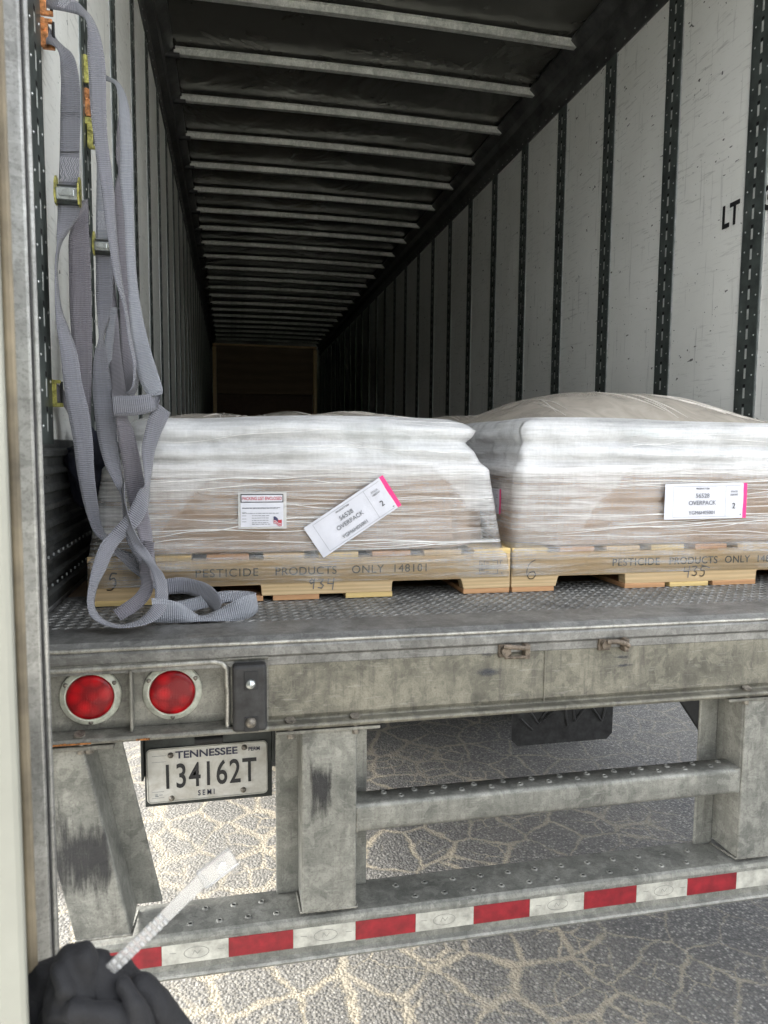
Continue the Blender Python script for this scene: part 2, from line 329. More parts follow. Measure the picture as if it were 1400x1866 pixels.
# webbing (uv: u across 0..1, v along in metres)
def webbing(name, col):
    q, n, p = mat(name); tc = N(n, 'ShaderNodeTexCoord'); sp = N(n, 'ShaderNodeSeparateXYZ'); L(n, tc.outputs['UV'], sp.inputs[0])
    rib = mth(n, 'SINE', mth(n, 'MULTIPLY', sp.outputs[1], 2*pi/.0046)); rb = mth(n, 'SINE', mth(n, 'MULTIPLY', sp.outputs[0], 2*pi*16))
    edge = mth(n, 'ABSOLUTE', mth(n, 'SUBTRACT', sp.outputs[0], .5)); el = ramp(n, edge, [(.36,0),(.385,1),(.40,1),(.42,0)])
    ns = noi(n, tc.outputs['UV'], 9, 6, .65)
    base = mix(n, ramp(n, ns, [(.3,0),(.7,1)]), [c*.86 for c in col], [c*1.1 for c in col])
    base = mix(n, ramp(n, mth(n, 'MULTIPLY', mth(n, 'ADD', rib, 1), .5), [(0,.45),(.5,0)]), base, [c*.5 for c in col])
    base = mix(n, mth(n, 'MULTIPLY', el, .22), base, [c*.5 for c in col])
    L(n, base, p.inputs['Base Color']); p.inputs['Roughness'].default_value = .55; p.inputs['Sheen Weight'].default_value = .3; p.inputs['Sheen Roughness'].default_value = .4
    hh = mth(n, 'ADD', rib, mth(n, 'MULTIPLY', rb, .35)); bump(n, p, hh, .8, .0010); return q
M_web = webbing('lavender grey webbing', (.225,.23,.265)); M_web2 = webbing('warm grey webbing', (.215,.205,.235)); M_web3 = webbing('pale grey webbing', (.30,.315,.355))
# asphalt
q, n, p = mat('cracked asphalt with sand'); M_ground = q
co = coords(n); wob = N(n, 'ShaderNodeTexNoise'); wob.inputs['Scale'].default_value = 7; wob.inputs['Detail'].default_value = 6; L(n, co, wob.inputs['Vector'])
wv = N(n, 'ShaderNodeVectorMath', operation='MULTIPLY_ADD'); L(n, wob.outputs['Color'], wv.inputs[0]); wv.inputs[1].default_value = (.075,.075,0); L(n, co, wv.inputs[2])
fine = N(n, 'ShaderNodeTexNoise'); fine.inputs['Scale'].default_value = 55; fine.inputs['Detail'].default_value = 4; L(n, co, fine.inputs['Vector'])
wv2 = N(n, 'ShaderNodeVectorMath', operation='MULTIPLY_ADD'); L(n, fine.outputs['Color'], wv2.inputs[0]); wv2.inputs[1].default_value = (.022,.022,0); L(n, wv.outputs[0], wv2.inputs[2])
def vd(scale):
    v = N(n, 'ShaderNodeTexVoronoi'); v.voronoi_dimensions = '2D'; v.feature = 'DISTANCE_TO_EDGE'; v.inputs['Scale'].default_value = scale; L(n, wv2.outputs[0], v.inputs['Vector']); return v.outputs['Distance']
sepg = N(n, 'ShaderNodeSeparateXYZ'); L(n, co, sepg.inputs[0])
sandy = mth(n, 'ADD', ramp(n, noi(n, co, 1.1, 3), [(.35,0),(.65,.35)]), ramp(n, mth(n, 'MULTIPLY', mth(n, 'ADD', sepg.outputs[0], 1.0), .25), [(.30,.65),(.75,0)]), True)
d1 = vd(5.2); d2 = vd(10.5)
wd_ = mth(n, 'ADD', mth(n, 'MULTIPLY', mth(n, 'MULTIPLY', sandy, ramp(n, noi(n, co, 4.5, 5), [(.35,.1),(.65,1.5)])), .12), .016)
grain = noi(n, co, 160, 3, .7)
def crack(d, wfac):
    e = mth(n, 'SUBTRACT', mth(n, 'MULTIPLY', wd_, wfac), mth(n, 'ADD', d, mth(n, 'MULTIPLY', mth(n, 'SUBTRACT', grain, .5), .20)))
    return mth(n, 'MULTIPLY', mth(n, 'ADD', e, .015), 20, True)
msk2 = ramp(n, noi(n, co, 2.3, 2), [(.48,0),(.56,1)])
cr0 = mth(n, 'MAXIMUM', crack(d1, 1.0), mth(n, 'MULTIPLY', crack(d2, .8), msk2))
cr = mth(n, 'MULTIPLY', cr0, mth(n, 'MULTIPLY', ramp(n, noi(n, co, 1.7, 4), [(.30,.45),(.55,1)]), mth(n, 'MULTIPLY', ramp(n, sandy, [(.35,1),(1,.6)]), ramp(n, mth(n, 'MULTIPLY', mth(n, 'ADD', sepg.outputs[0], mth(n, 'MULTIPLY', mth(n, 'SUBTRACT', wob.outputs[0], .5), 1.5)), .4), [(.50,1),(.85,.35)]))))
ag = vor(n, co, 105, 'F1', 'Color'); agd = vor(n, co, 105); agv = N(n, 'ShaderNodeSeparateColor'); L(n, ag, agv.inputs[0])
stone = ramp(n, agv.outputs[0], [(0,(.045,.045,.045)),(.45,(.09,.089,.087)),(.8,(.15,.147,.14)),(1,(.25,.243,.225))])
asph = mix(n, ramp(n, agd, [(.25,0),(.62,.75)]), stone, (.035,.036,.038))
dust = mth(n, 'MULTIPLY', ramp(n, noi(n, co, 95, 5, .75), [(.36,0),(.60,1)]), mth(n, 'MULTIPLY', sandy, .95)); asph = mix(n, dust, asph, (.23,.215,.18))
sand = mix(n, ramp(n, noi(n, co, 320, 3, .7), [(.35,0),(.65,1)]), (.20,.175,.13), (.40,.355,.265))
sand = mix(n, ramp(n, noi(n, co, 40, 3), [(.55,0),(.65,.5)]), sand, (.14,.12,.09))
base = mix(n, cr, asph, sand)
L(n, base, p.inputs['Base Color']); p.inputs['Roughness'].default_value = .9
hgt = mth(n, 'SUBTRACT', mth(n, 'MULTIPLY', mth(n, 'SUBTRACT', 1, agd), 1.0), mth(n, 'MULTIPLY', cr, .6)); bump(n, p, hgt, .9, .006)

# ------------------------------------------------------------------ ground
g = MB(); g.add([(-150,-150,0),(150,-150,0),(150,150,0),(-150,150,0)], [(0,1,2,3)])
go = obj('ground', g, M_ground); go['kind'] = 'structure'

g = MB(); g.box(-60, 60, -60, -2.6, -.02, .006)
ap = obj('bounce_apron', g, simple('pale bounce apron', (.62,.60,.55), .9, var=.1, vscale=2)); ap['kind'] = 'structure'  # added pale sheet, unseen behind the camera, bounces light into the trailer
def blockerf(u, v):
    x = -70+140*u; k = v; return Vector((x, -15-10*k+1.2*noise.noise(Vector((x*.2, k*2, 0))), -.05+7.6*(k*k*(3-2*k))+(.9*noise.noise(Vector((x*.15, k*2, 5))) if k > .1 else 0)))
g = MB(); g.grid(blockerf, 120, 14); bk = obj('sky_blocker_bank', g, simple('dark green sky blocker', (.035,.045,.022), .95, var=.5, vscale=1.5)); bk['kind'] = 'structure'  # added dark bank, unseen, keeps low sky light out of the far interior
# ------------------------------------------------------------------ the trailer
W = 2.54; LEN = 16.0; ZF = 1.22; ZB = 4.01; ZT = 4.06
T = thing('semi_trailer', 'long box semi trailer with open rear door, galvanised rear bumper and pale lined walls', 'trailer', (1.27, 0, 0))
def part(name, mb, m_, bevel=0, seg=2, parent=None, label=None): return obj(name, mb, m_, parent or T, bevel, seg, label)
# floor and outer shell
b = MB(); b.box(0, W, .46, LEN, ZF-.04, ZF-.003); part('cargo_floor', b, wood('trailer plank floor', (.20,.14,.09), (.28,.20,.13), (40, 2, 9)))
b = MB(); b.box(-.05, 0-.012, -.02, LEN+.03, .98, ZT+.05); part('side_wall', b, simple('outer skin white', (.75,.75,.73), .4))
b = MB(); b.box(W+.012, W+.05, -.02, LEN+.03, .98, ZT+.05); part('side_wall', b, bpy.data.materials['outer skin white'])
b = MB(); b.box(-.008, W+.008, LEN, LEN+.03, .98, ZT+.05); part('front_wall', b, M_panel)
b = MB(); b.grid(lambda u, v: Vector((-.008+u*(W+.016), .0+v*LEN, ZT+.012*sin(u*pi)+.006*noise.noise(Vector((u*4, v*30, 0))))), 40, 260); b.grid(lambda u, v: Vector((-.01+u*(W+.02), 0+v*LEN, ZT+.045)), 2, 2)
part('roof', b, M_roof)
# wall panels
def panel(x, y0, y1, z0):
    m_ = MB(); s = 1 if x < 1 else -1
    m_.grid(lambda u, v: Vector((x+s*(.0015*noise.noise(Vector((u*2+y0*3, v*3, x)))), y0+u*(y1-y0), z0+v*(3.84-z0))), 6, 14)
    return m_
def dents(): pass
posts_r = [.571+.61*i for i in range(26)]; posts_l = [.335-.0+.61*i-.0 for i in range(26)]
HW = .0575
pm = MB()
for side, ys, x in (('r', posts_r, W), ('l', posts_l, 0)):
    e = [0.03]+ys+[LEN]
    for i in range(len(e)-1):
        z0 = 1.62 if side == 'l' else 1.22
        y0 = e[i]+(HW-.004 if i else 0); y1 = e[i+1]-HW+.004 if i < len(e)-2 else LEN
        if y1-y0 < .03: continue
        part('wall_panel', panel(x, y0, y1, z0), M_panel)
def post_mesh(x, s, detail):
    m_ = MB(); z0 = 1.62 if s > 0 else 1.24
    xa, xb = sorted((x, x+s*.006)); m_.box(xa, xb, -HW, HW, z0, 3.83, 0)
    xa, xb = sorted((x, x+s*.002)); m_.box(xa, xb, -HW-.008, -HW, z0, 3.83, 1); m_.box(xa, xb, HW, HW+.008, z0, 3.83, 1)
    z = z0+.03; k = 0
    xs = x+s*.0066
    def qd(ya, yb, za, zb, mi, xx=xs): m_.add([(xx,ya,za),(xx,yb,za),(xx,yb,zb),(xx,ya,zb)], [(0,1,2,3) if s < 0 else (3,2,1,0)], mi)
    while z < 3.76:
        qd(-.006, .006, z, z+.042, 2); qd(-.0075, .0075, z+.046, z+.058, 3)
        if detail:
            for yy in (-.040, .040):
                m_.cyl((x+s*.006, yy, z+(.012 if yy < 0 else .038)), (s,0,0), .0042, .0022, 6, 1, r2=.002)
        else:
            qd(-.043, -.037, z+.01, z+.017, 1); qd(.037, .043, z+.035, z+.042, 1)
        z += .081; k += 1
    return m_
for side, ys, x, s in (('r', posts_r, W, -1), ('l', posts_l, 0, 1)):
    hi = part('wall_post', post_mesh(x, s, True), [M_post, M_rivet, M_slot, M_key]); hi.location = (0, ys[0], 0)
    if side == 'l':
        pass
    for i, y in enumerate(ys[1:]):
        if i == 5: hi = part('wall_post', post_mesh(x, s, False), [M_post, M_rivet, M_slot, M_key]); c = hi
        else: c = hi.copy(); COL.objects.link(c)
        c.location = (0, y, 0)
# top rails
for x, s in ((W, -1), (0, 1)):
    pr = [(x, 3.80), (x+s*.010, 3.80), (x+s*.012, 3.90), (x+s*.05, 3.93), (x+s*.055, 3.99), (x+s*.11, 4.035), (x+s*.11, 4.05), (x, 4.05)]
    m_ = MB(); nn = len(pr); vs = [(a, 0.02, c) for a, c in pr]+[(a, LEN, c) for a, c in pr]
    m_.add(vs, [(i, (i+1) % nn, nn+(i+1) % nn, nn+i) for i in range(nn)]+[list(range(nn)), list(range(nn, 2*nn))])
    for k in range(150):
        m_.cyl((x+s*.010, .05+k*.1, 3.825), (s,0,0), .004, .003, 6, 1); 
    part('top_rail', m_, [M_rail, M_rivet])
# roof bows
bb = MB(); x0, x1 = .06, W-.06
prof = [(-.030, 4.045), (-.030, 4.040), (-.021, 4.038), (-.018, 4.004), (.018, 4.004), (.021, 4.038), (.030, 4.040), (.030, 4.045)]
def bowf(u, v):
    k = v*(len(prof)-1); i = min(int(k+1e-6), len(prof)-2); t = k-i
    a, c = prof[i], prof[i+1]; return Vector((x0+.05+u*(x1-x0-.05), a[0]+(c[0]-a[0])*t, a[1]+(c[1]-a[1])*t+.012*sin(u*pi)))
bb.grid(bowf, 24, len(prof), smooth=False); bb.nonormal = False
bow = part('roof_bow', bb, M_bow)
be = MB(); be.tube([(x0-.0, 0, 4.005), (x0+.085, 0, 4.007)], .020, 12); be.box(x0-.02, x0+.06, -.035, .035, 4.03, 4.046)
bec = obj('end_bracket', be, M_black, bow)
bow.location = (0, 2.72-.61*4, 0)
for i in range(-3, 22):
    c = copy_tree(bow); c.location = (0, 2.72+.61*i, 0)
# left scuff liner: ribbed
m_ = MB(); pr = [(0.0, 1.235)]
z = 1.235
while z < 1.61:
    pr += [(.004, z), (.004, z+.016), (.013, z+.022), (.013, z+.034), (.004, z+.040)]; z += .042
pr += [(.004, 1.63), (0, 1.632)]; nn = len(pr)
vs = [(a, .06, c) for a, c in pr]+[(a, LEN, c) for a, c in pr]
m_.add(vs, [(i, i+1, nn+i+1, nn+i) for i in range(nn-1)])
for k in range(22): m_.cyl((.0125, .12+k*.05, 1.36), (1,0,0), .004, .003, 6, 1)
for k in range(22): m_.cyl((.0125, .10+k*.05, 1.29), (1,0,0), .004, .003, 6, 1)
part('scuff_liner', m_, [M_scuff, M_rivet])
# rear frame posts
for xa, xb in ((-.05, .045), (W-.045, W+.05)):
    m_ = MB(); m_.box(xa, xb, -.03, .05, 1.0, 4.1); part('corner_post', m_, M_edge, .006)
m_ = MB(); m_.box(.045, W-.045, -.03, .05, 3.98, 4.1); part('header', m_, M_edge, .006)
# deck: tread plate, sill
m_ = MB(); m_.box(.0, W, .125, .50, ZF-.02, ZF)
r_ = random.Random(3); sx = .0262; row = 0; y = .138
while y < .49:
    x = .012+(row % 2)*sx/2
    while x < W-.012:
        a = R(38) if (row % 2) else R(-38); ca, sa = cos(a), sin(a); l_, h_ = .0125, .0036
        P = [(-l_, 0), (0, -h_), (l_, 0), (0, h_)]
        vs = [(x+ca*u-sa*v, y+sa*u+ca*v, ZF) for u, v in P]+[(x+(ca*u-sa*v)*.45, y+(sa*u+ca*v)*.45, ZF+.0022) for u, v in P]
        m_.add(vs, [(0,1,5,4),(1,2,6,5),(2,3,7,6),(3,0,4,7),(4,5,6,7)], 1); x += sx
    y += .0155; row += 1
part('tread_plate', m_, [M_deck, M_deck])
m_ = MB(); m_.prism([(.124, ZF-.03), (.124, ZF+.004), (.118, ZF+.006), (.030, ZF+.004), (.010, ZF+.003), (-.004, ZF-.006), (-.010, ZF-.018), (-.010, ZF-.036), (-.002, ZF-.040), (-.002, ZF-.06), (.05, ZF-.06)], .0, W)
part('sill_edge', m_, M_deck, .002)
m_ = MB(); m_.tube([(.0+W*k/60, -.0085+.0012*noise.noise(Vector((k*.7, 0, 0))), ZF-.008+.001*noise.noise(Vector((k*.5, 3, 0)))) for k in range(61)], .0042, 8)
part('edge_bead', m_, M_edge)
# rear sill beam (face, bottom flange)
m_ = MB(); m_.prism([(.07, 1.185), (.000, 1.185), (.000, 1.050), (.004, 1.041), (.004, 1.036), (-.020, 1.036), (-.024, 1.031), (-.020, 1.024), (.10, 1.024), (.10, 1.030), (.07, 1.04)], .50, W-.0)
beam = part('rear_beam', m_, M_sill, .0025)
m_ = MB(); m_.prism([(.07, 1.185), (-.004, 1.185), (-.008, 1.180), (-.004, 1.174), (.070, 1.172)], .0, .50); part('beam_ledge', m_, M_galv, .002)
m_ = MB()
m_.tube([(.0, -.006, 1.172), (.20, -.007, 1.174), (.39, -.007, 1.176), (.405, -.007, 1.172), (.414, -.006, 1.160), (.416, -.006, 1.10), (.415, -.006, 1.036)], .0055, 10)
part('light_box_rim', m_, M_edge)
m_ = MB(); m_.box(0, .416, .028, .034, 1.036, 1.17); m_.box(.221, .227, -.004, .028, 1.037, 1.168); m_.box(.410, .420, -.003, .07, 1.036, 1.172); m_.box(.420, .50, -.001, .05, 1.036, 1.172)
m_.prism([(.07, 1.036), (-.020, 1.036), (-.024, 1.030), (-.020, 1.024), (.10, 1.024), (.10, 1.036)], 0, .50)
part('light_box', m_, M_galv, .002)
M_rust = simple('orange rust', (.28,.11,.03), .85, var=.6, vscale=120, bmp=.6)
for xa, xb in ((.075, .15), (.235, .262)):
    m_ = MB(); m_.grid(lambda u, v: Vector((xa+u*(xb-xa), -.0252+.0004*noise.noise(Vector((u*9, v, xa))), 1.027+v*.006*(.5+.5*abs(noise.noise(Vector((u*6, 1, xa*9))))))), 20, 2)
    part('rust_patch', m_, M_rust)
# tail lamps
def lamp(x, z, tilt):
    fl = MB(); fl.lathe((x, .026, z), (0,-1,0), [(.0600,0),(.0600,.003),(.0575,.0065),(.0520,.0075),(.0500,.010),(.0480,.0105),(.0455,.0065)], 48, cap=False)
    o = part('tail_lamp', fl, M_bezel)
    ln = MB(); ln.lathe((x, .026, z), (0,-1,0), [(.0462,.004),(.0460,.010),(.0445,.0125),(.038,.0145),(.025,.0158),(.010,.0164),(.0005,.0166)], 48); obj('lens', ln, M_lens, o)
    for a in (tilt, tilt+120, tilt+240):
        s_ = MB(); s_.lathe((x+.0535*cos(R(a)), .0195, z+.0535*sin(R(a))), (0,-1,0), [(.0048,0),(.0046,.002),(.003,.0036),(.0004,.004)], 14); obj('screw', s_, M_bolt, o)
    return o
lamp(.1425, 1.1085, 30); lamp(.3035, 1.1085, 30)
# rubber dock bumper
m_ = MB(); m_.box(.4255, .4955, -.032, .0, 1.030, 1.172)
db = part('dock_bumper', m_, M_rubber, .008, 3)
for za, zb_ in ((1.12, 1.16), (1.032, 1.064)):
    m_ = MB(); m_.box(.449, .478, -.0335, -.031, za, zb_); obj('bolt_recess', m_, M_black, db, .003)
for z in (1.133, 1.052):
    m_ = MB(); m_.lathe((.462, -.033, z), (0,-1,0), [(.011,0),(.011,.004),(.007,.009),(.0005,.011)], 18); obj('bolt', m_, M_zinc if z > 1.1 else M_bolt, db)
# chain hooks on the beam
def hook(x, z, bent):
    m_ = MB(); m_.box(x-.008, x+.022, -.008, .0, z-.016, z+.014); m_.cyl((x+.006, -.008, z), (0,-1,0), .011, .012, 16); 
    m_.box(x+.05, x+.062, -.022, .0, z-.018, z+.014)
    if bent: m_.tube([(x+.006, -.022, z+.008), (x+.03, -.030, z+.010), (x+.05, -.026, z+.004), (x+.060, -.022, z-.004)], .006, 8)
    else: m_.tube([(x+.0, -.018, z+.012), (x+.03, -.026, z+.010), (x+.058, -.020, z+.006)], .0055, 8); m_.tube([(x+.004, -.016, z-.014), (x+.055, -.018, z-.014)], .004, 8)
    part('hook_bracket', m_, M_brown, .003)
hook(1.018, 1.168, False); hook(1.262, 1.171, True)
M_smear = simple('dark blue grey smear', (.07,.075,.085), .7, var=.3)
m_ = MB()
def blob(mb, x, z, rx, rz, seed):
    n_ = 28; vs = [(x, -.0012, z)]
    for k in range(n_):
        a = 2*pi*k/n_; r = 1+.45*noise.noise(Vector((cos(a)*1.7, sin(a)*1.7, seed))); vs.append((x+rx*r*cos(a), -.0012, z+rz*r*sin(a)))
    mb.add(vs, [(0, 1+k, 1+(k+1) % n_) for k in range(n_)])
smudges = []
for a_ in ((.985, 1.165, .018, .010, 1), (.992, 1.118, .026, .007, 2), (1.318, 1.135, .018, .0022, 4), (1.322, 1.115, .022, .0022, 5), (1.35, 1.178, .010, .003, 6)):
    x_, z_, rx_, rz_, _ = a_; m_ = MB(); rect(m_, x_-rx_*1.5, x_+rx_*1.5, z_-rz_*1.6, z_+rz_*1.6, frame((0, -.0012, 0), (1,0,0), (0,0,1))); smudges.append(m_)
for x, z in ((.545, 1.029), (.685, 1.029), (1.655, 1.030), (1.75, 1.030), (.125, 1.030), (.14, 1.02)):
    m_ = MB(); m_.cyl((x, -.004, z+.006), (0,-.3,1), .012, .007, 6)
    m_.cyl((x+.002, -.001, 1.000), (0,0,1), .009, .034, 6)
    part('frame_bolt', m_, M_bolt, .001)
q, n, p = mat('vertical scrape marks'); M_scrape = q
p.inputs['Base Color'].default_value = (.022,.022,.024,1); p.inputs['Roughness'].default_value = .6
tc = N(n, 'ShaderNodeTexCoord'); sp_ = N(n, 'ShaderNodeSeparateXYZ'); L(n, tc.outputs['Generated'], sp_.inputs[0])
sn = noi(n, coords(n, (85, 1, 12)), 1, 7, .75, .6); bl = noi(n, coords(n, (18, 1, 14)), 1, 4, .6)
ex = mth(n, 'SUBTRACT', 1, mth(n, 'MULTIPLY', mth(n, 'ABSOLUTE', mth(n, 'SUBTRACT', sp_.outputs[0], .5)), 2)); ez = mth(n, 'SUBTRACT', 1, mth(n, 'MULTIPLY', mth(n, 'ABSOLUTE', mth(n, 'SUBTRACT', sp_.outputs[2], .42)), 1.75))
mk = mth(n, 'MULTIPLY', mth(n, 'MINIMUM', mth(n, 'MULTIPLY', ex, 2.5, True), ez), 1.0)
al = mth(n, 'ADD', mth(n, 'MULTIPLY', mth(n, 'SUBTRACT', sn, .5), 2.6), mth(n, 'MULTIPLY', mth(n, 'SUBTRACT', bl, .5), 1.6))
al = mth(n, 'MULTIPLY', mth(n, 'ADD', al, mth(n, 'SUBTRACT', mth(n, 'MULTIPLY', mk, 1.5), .62)), 1.3, True); L(n, mth(n, 'MULTIPLY', al, .8), p.inputs['Alpha'])
q, n, p = mat('soft smudge'); M_smudge = q
p.inputs['Base Color'].default_value = (.05,.055,.07,1); p.inputs['Roughness'].default_value = .6
tc = N(n, 'ShaderNodeTexCoord'); vm = N(n, 'ShaderNodeVectorMath', operation='DISTANCE'); mp = N(n, 'ShaderNodeMapping'); mp.inputs['Location'].default_value = (-.5,-.5,-.5); L(n, tc.outputs['Generated'], mp.inputs[0])
mp2 = N(n, 'ShaderNodeVectorMath', operation='MULTIPLY'); L(n, mp.outputs[0], mp2.inputs[0]); mp2.inputs[1].default_value = (2, 0, 2); L(n, mp2.outputs[0], vm.inputs[0]); vm.inputs[1].default_value = (0,0,0)
dv = mth(n, 'SUBTRACT', 1, vm.outputs['Value']); nn2 = noi(n, coords(n, (60, 1, 140)), 1, 4, .6)
L(n, mth(n, 'MULTIPLY', mth(n, 'MULTIPLY', mth(n, 'ADD', dv, mth(n, 'MULTIPLY', mth(n, 'SUBTRACT', nn2, .55), 1.4)), 1.2, True), .75), p.inputs['Alpha'])
# weld seam
for k_ in smudges: part('scuff_mark', k_, M_smudge)
m_ = MB(); m_.tube([(1.125+.0012*noise.noise(Vector((0, 0, k*.8))), .0, 1.042+k*.0047) for k in range(30)], .0022, 6); part('weld_seam', m_, M_sill)

# ---- underride guard
G = MB()
def upright(xa, xb, name='guard_upright'):
    m_ = MB(); m_.box(xa, xb, -.002, .006, .600, 1.018); m_.box(xa, xa+.008, .006, .10, .600, 1.018); m_.box(xb-.008, xb, .006, .10, .600, 1.018)
    m_.box(xa-.050, xa+.004, .10, .108, .585, 1.018); m_.box(xb-.004, xb+.042, .10, .108, .585, 1.018)
    o = part(name, m_, M_bumper, .004, 3)
    f = MB(); f.box(xa-.055, xb+.05, -.012, .11, 1.010, 1.018); obj('mount_flange', f, M_galv, o, .002)
    return o
upright(.570, .690); upright(1.657, 1.777)
# leaning left brace
m_ = MB()
def lean(xb0, xb1, xt0, xt1, y0, y1): m_.hexa([(xb0,y0,.60),(xb1,y0,.60),(xb1,y1,.60),(xb0,y1,.60)], [(xt0,y0,1.018),(xt1,y0,1.018),(xt1,y1,1.018),(xt0,y1,1.018)])
lean(.104, .214, .020, .128, -.002, .006); lean(.206, .214, .120, .128, .006, .10); lean(.210, .268, .124, .182, .10, .108)
part('corner_brace', m_, M_bumper, .004, 3)
m_ = MB(); m_.box(.0, .19, -.012, .11, 1.008, 1.018); part('mount_flange', m_, M_galv, .002)
# scuffed patch on brace
m_ = MB(); m_.add([(.083,-.0035,.665),(.199,-.0035,.665),(.150,-.0035,.93),(.038,-.0035,.93)], [(0,1,2,3)]); part('scrape_mark', m_, M_scrape)
m_ = MB(); m_.add([(.585,-.0035,.80),(.640,-.0035,.80),(.640,-.0035,.98),(.585,-.0035,.98)], [(0,1,2,3)]); part('scrape_mark', m_, M_scrape)
def bead(P, nm='weld_bead', r=.0028):
    m_ = MB(); Q = []
    for a, c in zip(P[:-1], P[1:]):
        a = Vector(a); c = Vector(c); k_ = max(2, int((c-a).length/.004)); Q += [a.lerp(c, i/k_) for i in range(k_)]
    Q.append(Vector(P[-1])); m_.tube([q_+Vector((0, -.0006*math.sin(i*2.1), .0012*noise.noise(Vector((i*.6, P[0][0]*9, 0))))) for i, q_ in enumerate(Q)], [r*(1+.28*math.sin(i*1.9)) for i in range(len(Q))], 7); part(nm, m_, M_galv)
for xa, xb in ((.570, .690), (1.657, 1.777)): bead([(xa-.002, .10, .586), (xa-.002, .002, .600), (xb+.002, -.001, .600), (xb+.003, .10, .586)])
bead([(.104, -.002, .601), (.214, -.002, .601), (.216, .10, .587)])
bead([(.692, .0, .774), (.692, .002, .826), (.693, .055, .835)])
# middle step
def step_bar(x0_, x1_, z0_, z1_, y0_, y1_, sl, nm):
    m_ = MB(); 
    r_ = .012; pr = [(y1_, z0_), (y1_, z1_), (y0_+r_, z1_), (y0_+.004, z1_-.004), (y0_, z1_-r_), (y0_, z0_), (y0_+.005, z0_), (y0_+.005, z1_-r_)]
    r_ = .011; pr = [(y1_, z0_), (y0_+.004, z0_), (y0_+.001, z0_+.004), (y0_, z0_+.010)]+[(y0_+r_*(1-cos(a)), z1_-r_*(1-sin(a))) for a in [k*pi/16 for k in range(9)]]+[(y1_, z1_)]
    m_.prism(pr, x0_, x1_, smooth=True); return m_
def dimples(m_, x0_, x1_, y0_, y1_, z, dx):
    x = x0_; k = 0
    while x < x1_:
        yy = y0_ if k % 2 else y1_
        m_.lathe((x, yy, z-.0005), (0,0,1), [(.0085,0),(.0068,.0022),(.0052,.0036),(.0040,.0030),(.0036,.0012)], 14, 0, cap=False)
        m_.cyl((x, yy, z), (0,0,1), .0037, .0009, 12, 1); x += dx; k += 1
m_ = step_bar(.690, 1.650, .772, .835, .0, .060, 0, 'x'); m_.cyl((1.6495, .030, .773), (0,0,1), .029, .0612, 28)
dimples(m_, .76, 1.63, .026, .046, .835, .036)
mid = part('step_bar', m_, [M_bumper, M_key])
# bumper
m_ = MB()
m_.prism([(.005, .494), (-.012, .494), (-.014, .499), (-.010, .503), (.0, .505), (.0, .572), (.003, .580), (.010, .584), (.118, .584), (.122, .578), (.122, .50), (.117, .50), (.117, .578), (.01, .578)], .104, 2.436)
m_.box(.100, .106, .0, .12, .50, .584)
dimples(m_, .30, .53, .034, .082, .584, .031); dimples(m_, .80, 1.60, .034, .082, .584, .0352); dimples(m_, 1.84, 2.3, .034, .082, .584, .036)
bp = part('bumper', m_, [M_bumper, M_key])
m_ = MB(); x = .135; k = 0
while x < 2.40:
    mi = k % 2; e = min(x+.1385, 2.42)
    m_.box(x+.0003, e-.0003, -.0016, -.0002, .5215, .5645, mi); x = e; k += 1
tp = obj('reflective_tape', m_, [M_red, M_white], bp)
M_print = simple('pale grey print', (.20,.20,.19), .6, bmp=0)
for cx in (.345, .622, .895, 1.175, 1.455):
    m_ = MB(); fr = frame((cx, -.0018, .543), (1,0,0), (0,0,1)); stroke(m_, [(-.055, .004), (-.042, .003)], .0012, fr); stroke(m_, [(.045, .002), (.058, .001)], .0012, fr)
    pts = [(.026*cos(a/20*2*pi), .013*sin(a/20*2*pi)) for a in range(21)]; stroke(m_, pts, .0011, fr); stroke(m_, [(-.008,-.004),(-.004,.005),(.002,-.003),(.008,.004)], .0012, fr)
    obj('tape_mark', m_, M_print, bp)

# ---- licence plate
PY = .345
a0 = Vector((.2105, PY, .7105)); a1 = Vector((.5135, PY, .7125))
ru = (a1-a0).normalized(); up = Vector((0,0,1)); up = (up-ru*up.dot(ru)).normalized()
fr = frame(a0, ru, up); PW = .303; PH = .143
m_ = MB()
def rr(w_, h_, r_, n_=6, inset=0):
    pts = []
    for cx, cy, s in ((w_-r_, r_, -90), (w_-r_, h_-r_, 0), (r_, h_-r_, 90), (r_, r_, 180)):
        for k in range(n_+1):
            a = R(s+90*k/n_); pts.append((cx+(r_-inset)*cos(a), cy+(r_-inset)*sin(a)))
    return pts
def plateface(mb, pts, y0, y1, mi=0):
    nf = ru.cross(up); A = [a0+ru*p_[0]+up*p_[1]+nf*y0 for p_ in pts]; B = [a0+ru*p_[0]+up*p_[1]+nf*y1 for p_ in pts]; k = len(pts)
    mb.add(A+B, [(i, (i+1) % k, k+(i+1) % k, k+i) for i in range(k)]+[list(range(k))[::-1], list(range(k, 2*k))], mi)
plateface(m_, rr(PW, PH, .012), 0, .0016)
pl = part('licence_plate', m_, M_plate)
m_ = MB(); pts = rr(PW, PH, .012, 6, .0025); pts.append(pts[0]); nf = ru.cross(up)
m_.tube([a0+ru*p_[0]+up*p_[1]+nf*.0016 for p_ in pts], .0016, 6); obj('plate_rim', m_, simple('plate edge', (.42,.42,.38), .45, .5), pl)
def pf(x, y): return frame(a0+ru*x+up*y+nf*.0026, ru, up)
M_pi = simple('navy plate ink', (.018,.02,.05), .4, bmp=0)
text_mesh('TENNESSEE', .0265, pf(.072, .1145), M_pi, pl, sx=1.17, off=.022, sp=.98)
text_mesh('PERM', .0140, pf(.254, .119), M_pi, pl, sx=.9, off=.02)
text_mesh('134162T', .090, pf(.036, .0375), M_ink, pl, sx=.68, off=.012, sp=1.10)
text_mesh('SEMI', .0200, pf(.125, .0115), M_pi, pl, sx=.78, off=.012, sp=1.5)
m_ = MB()
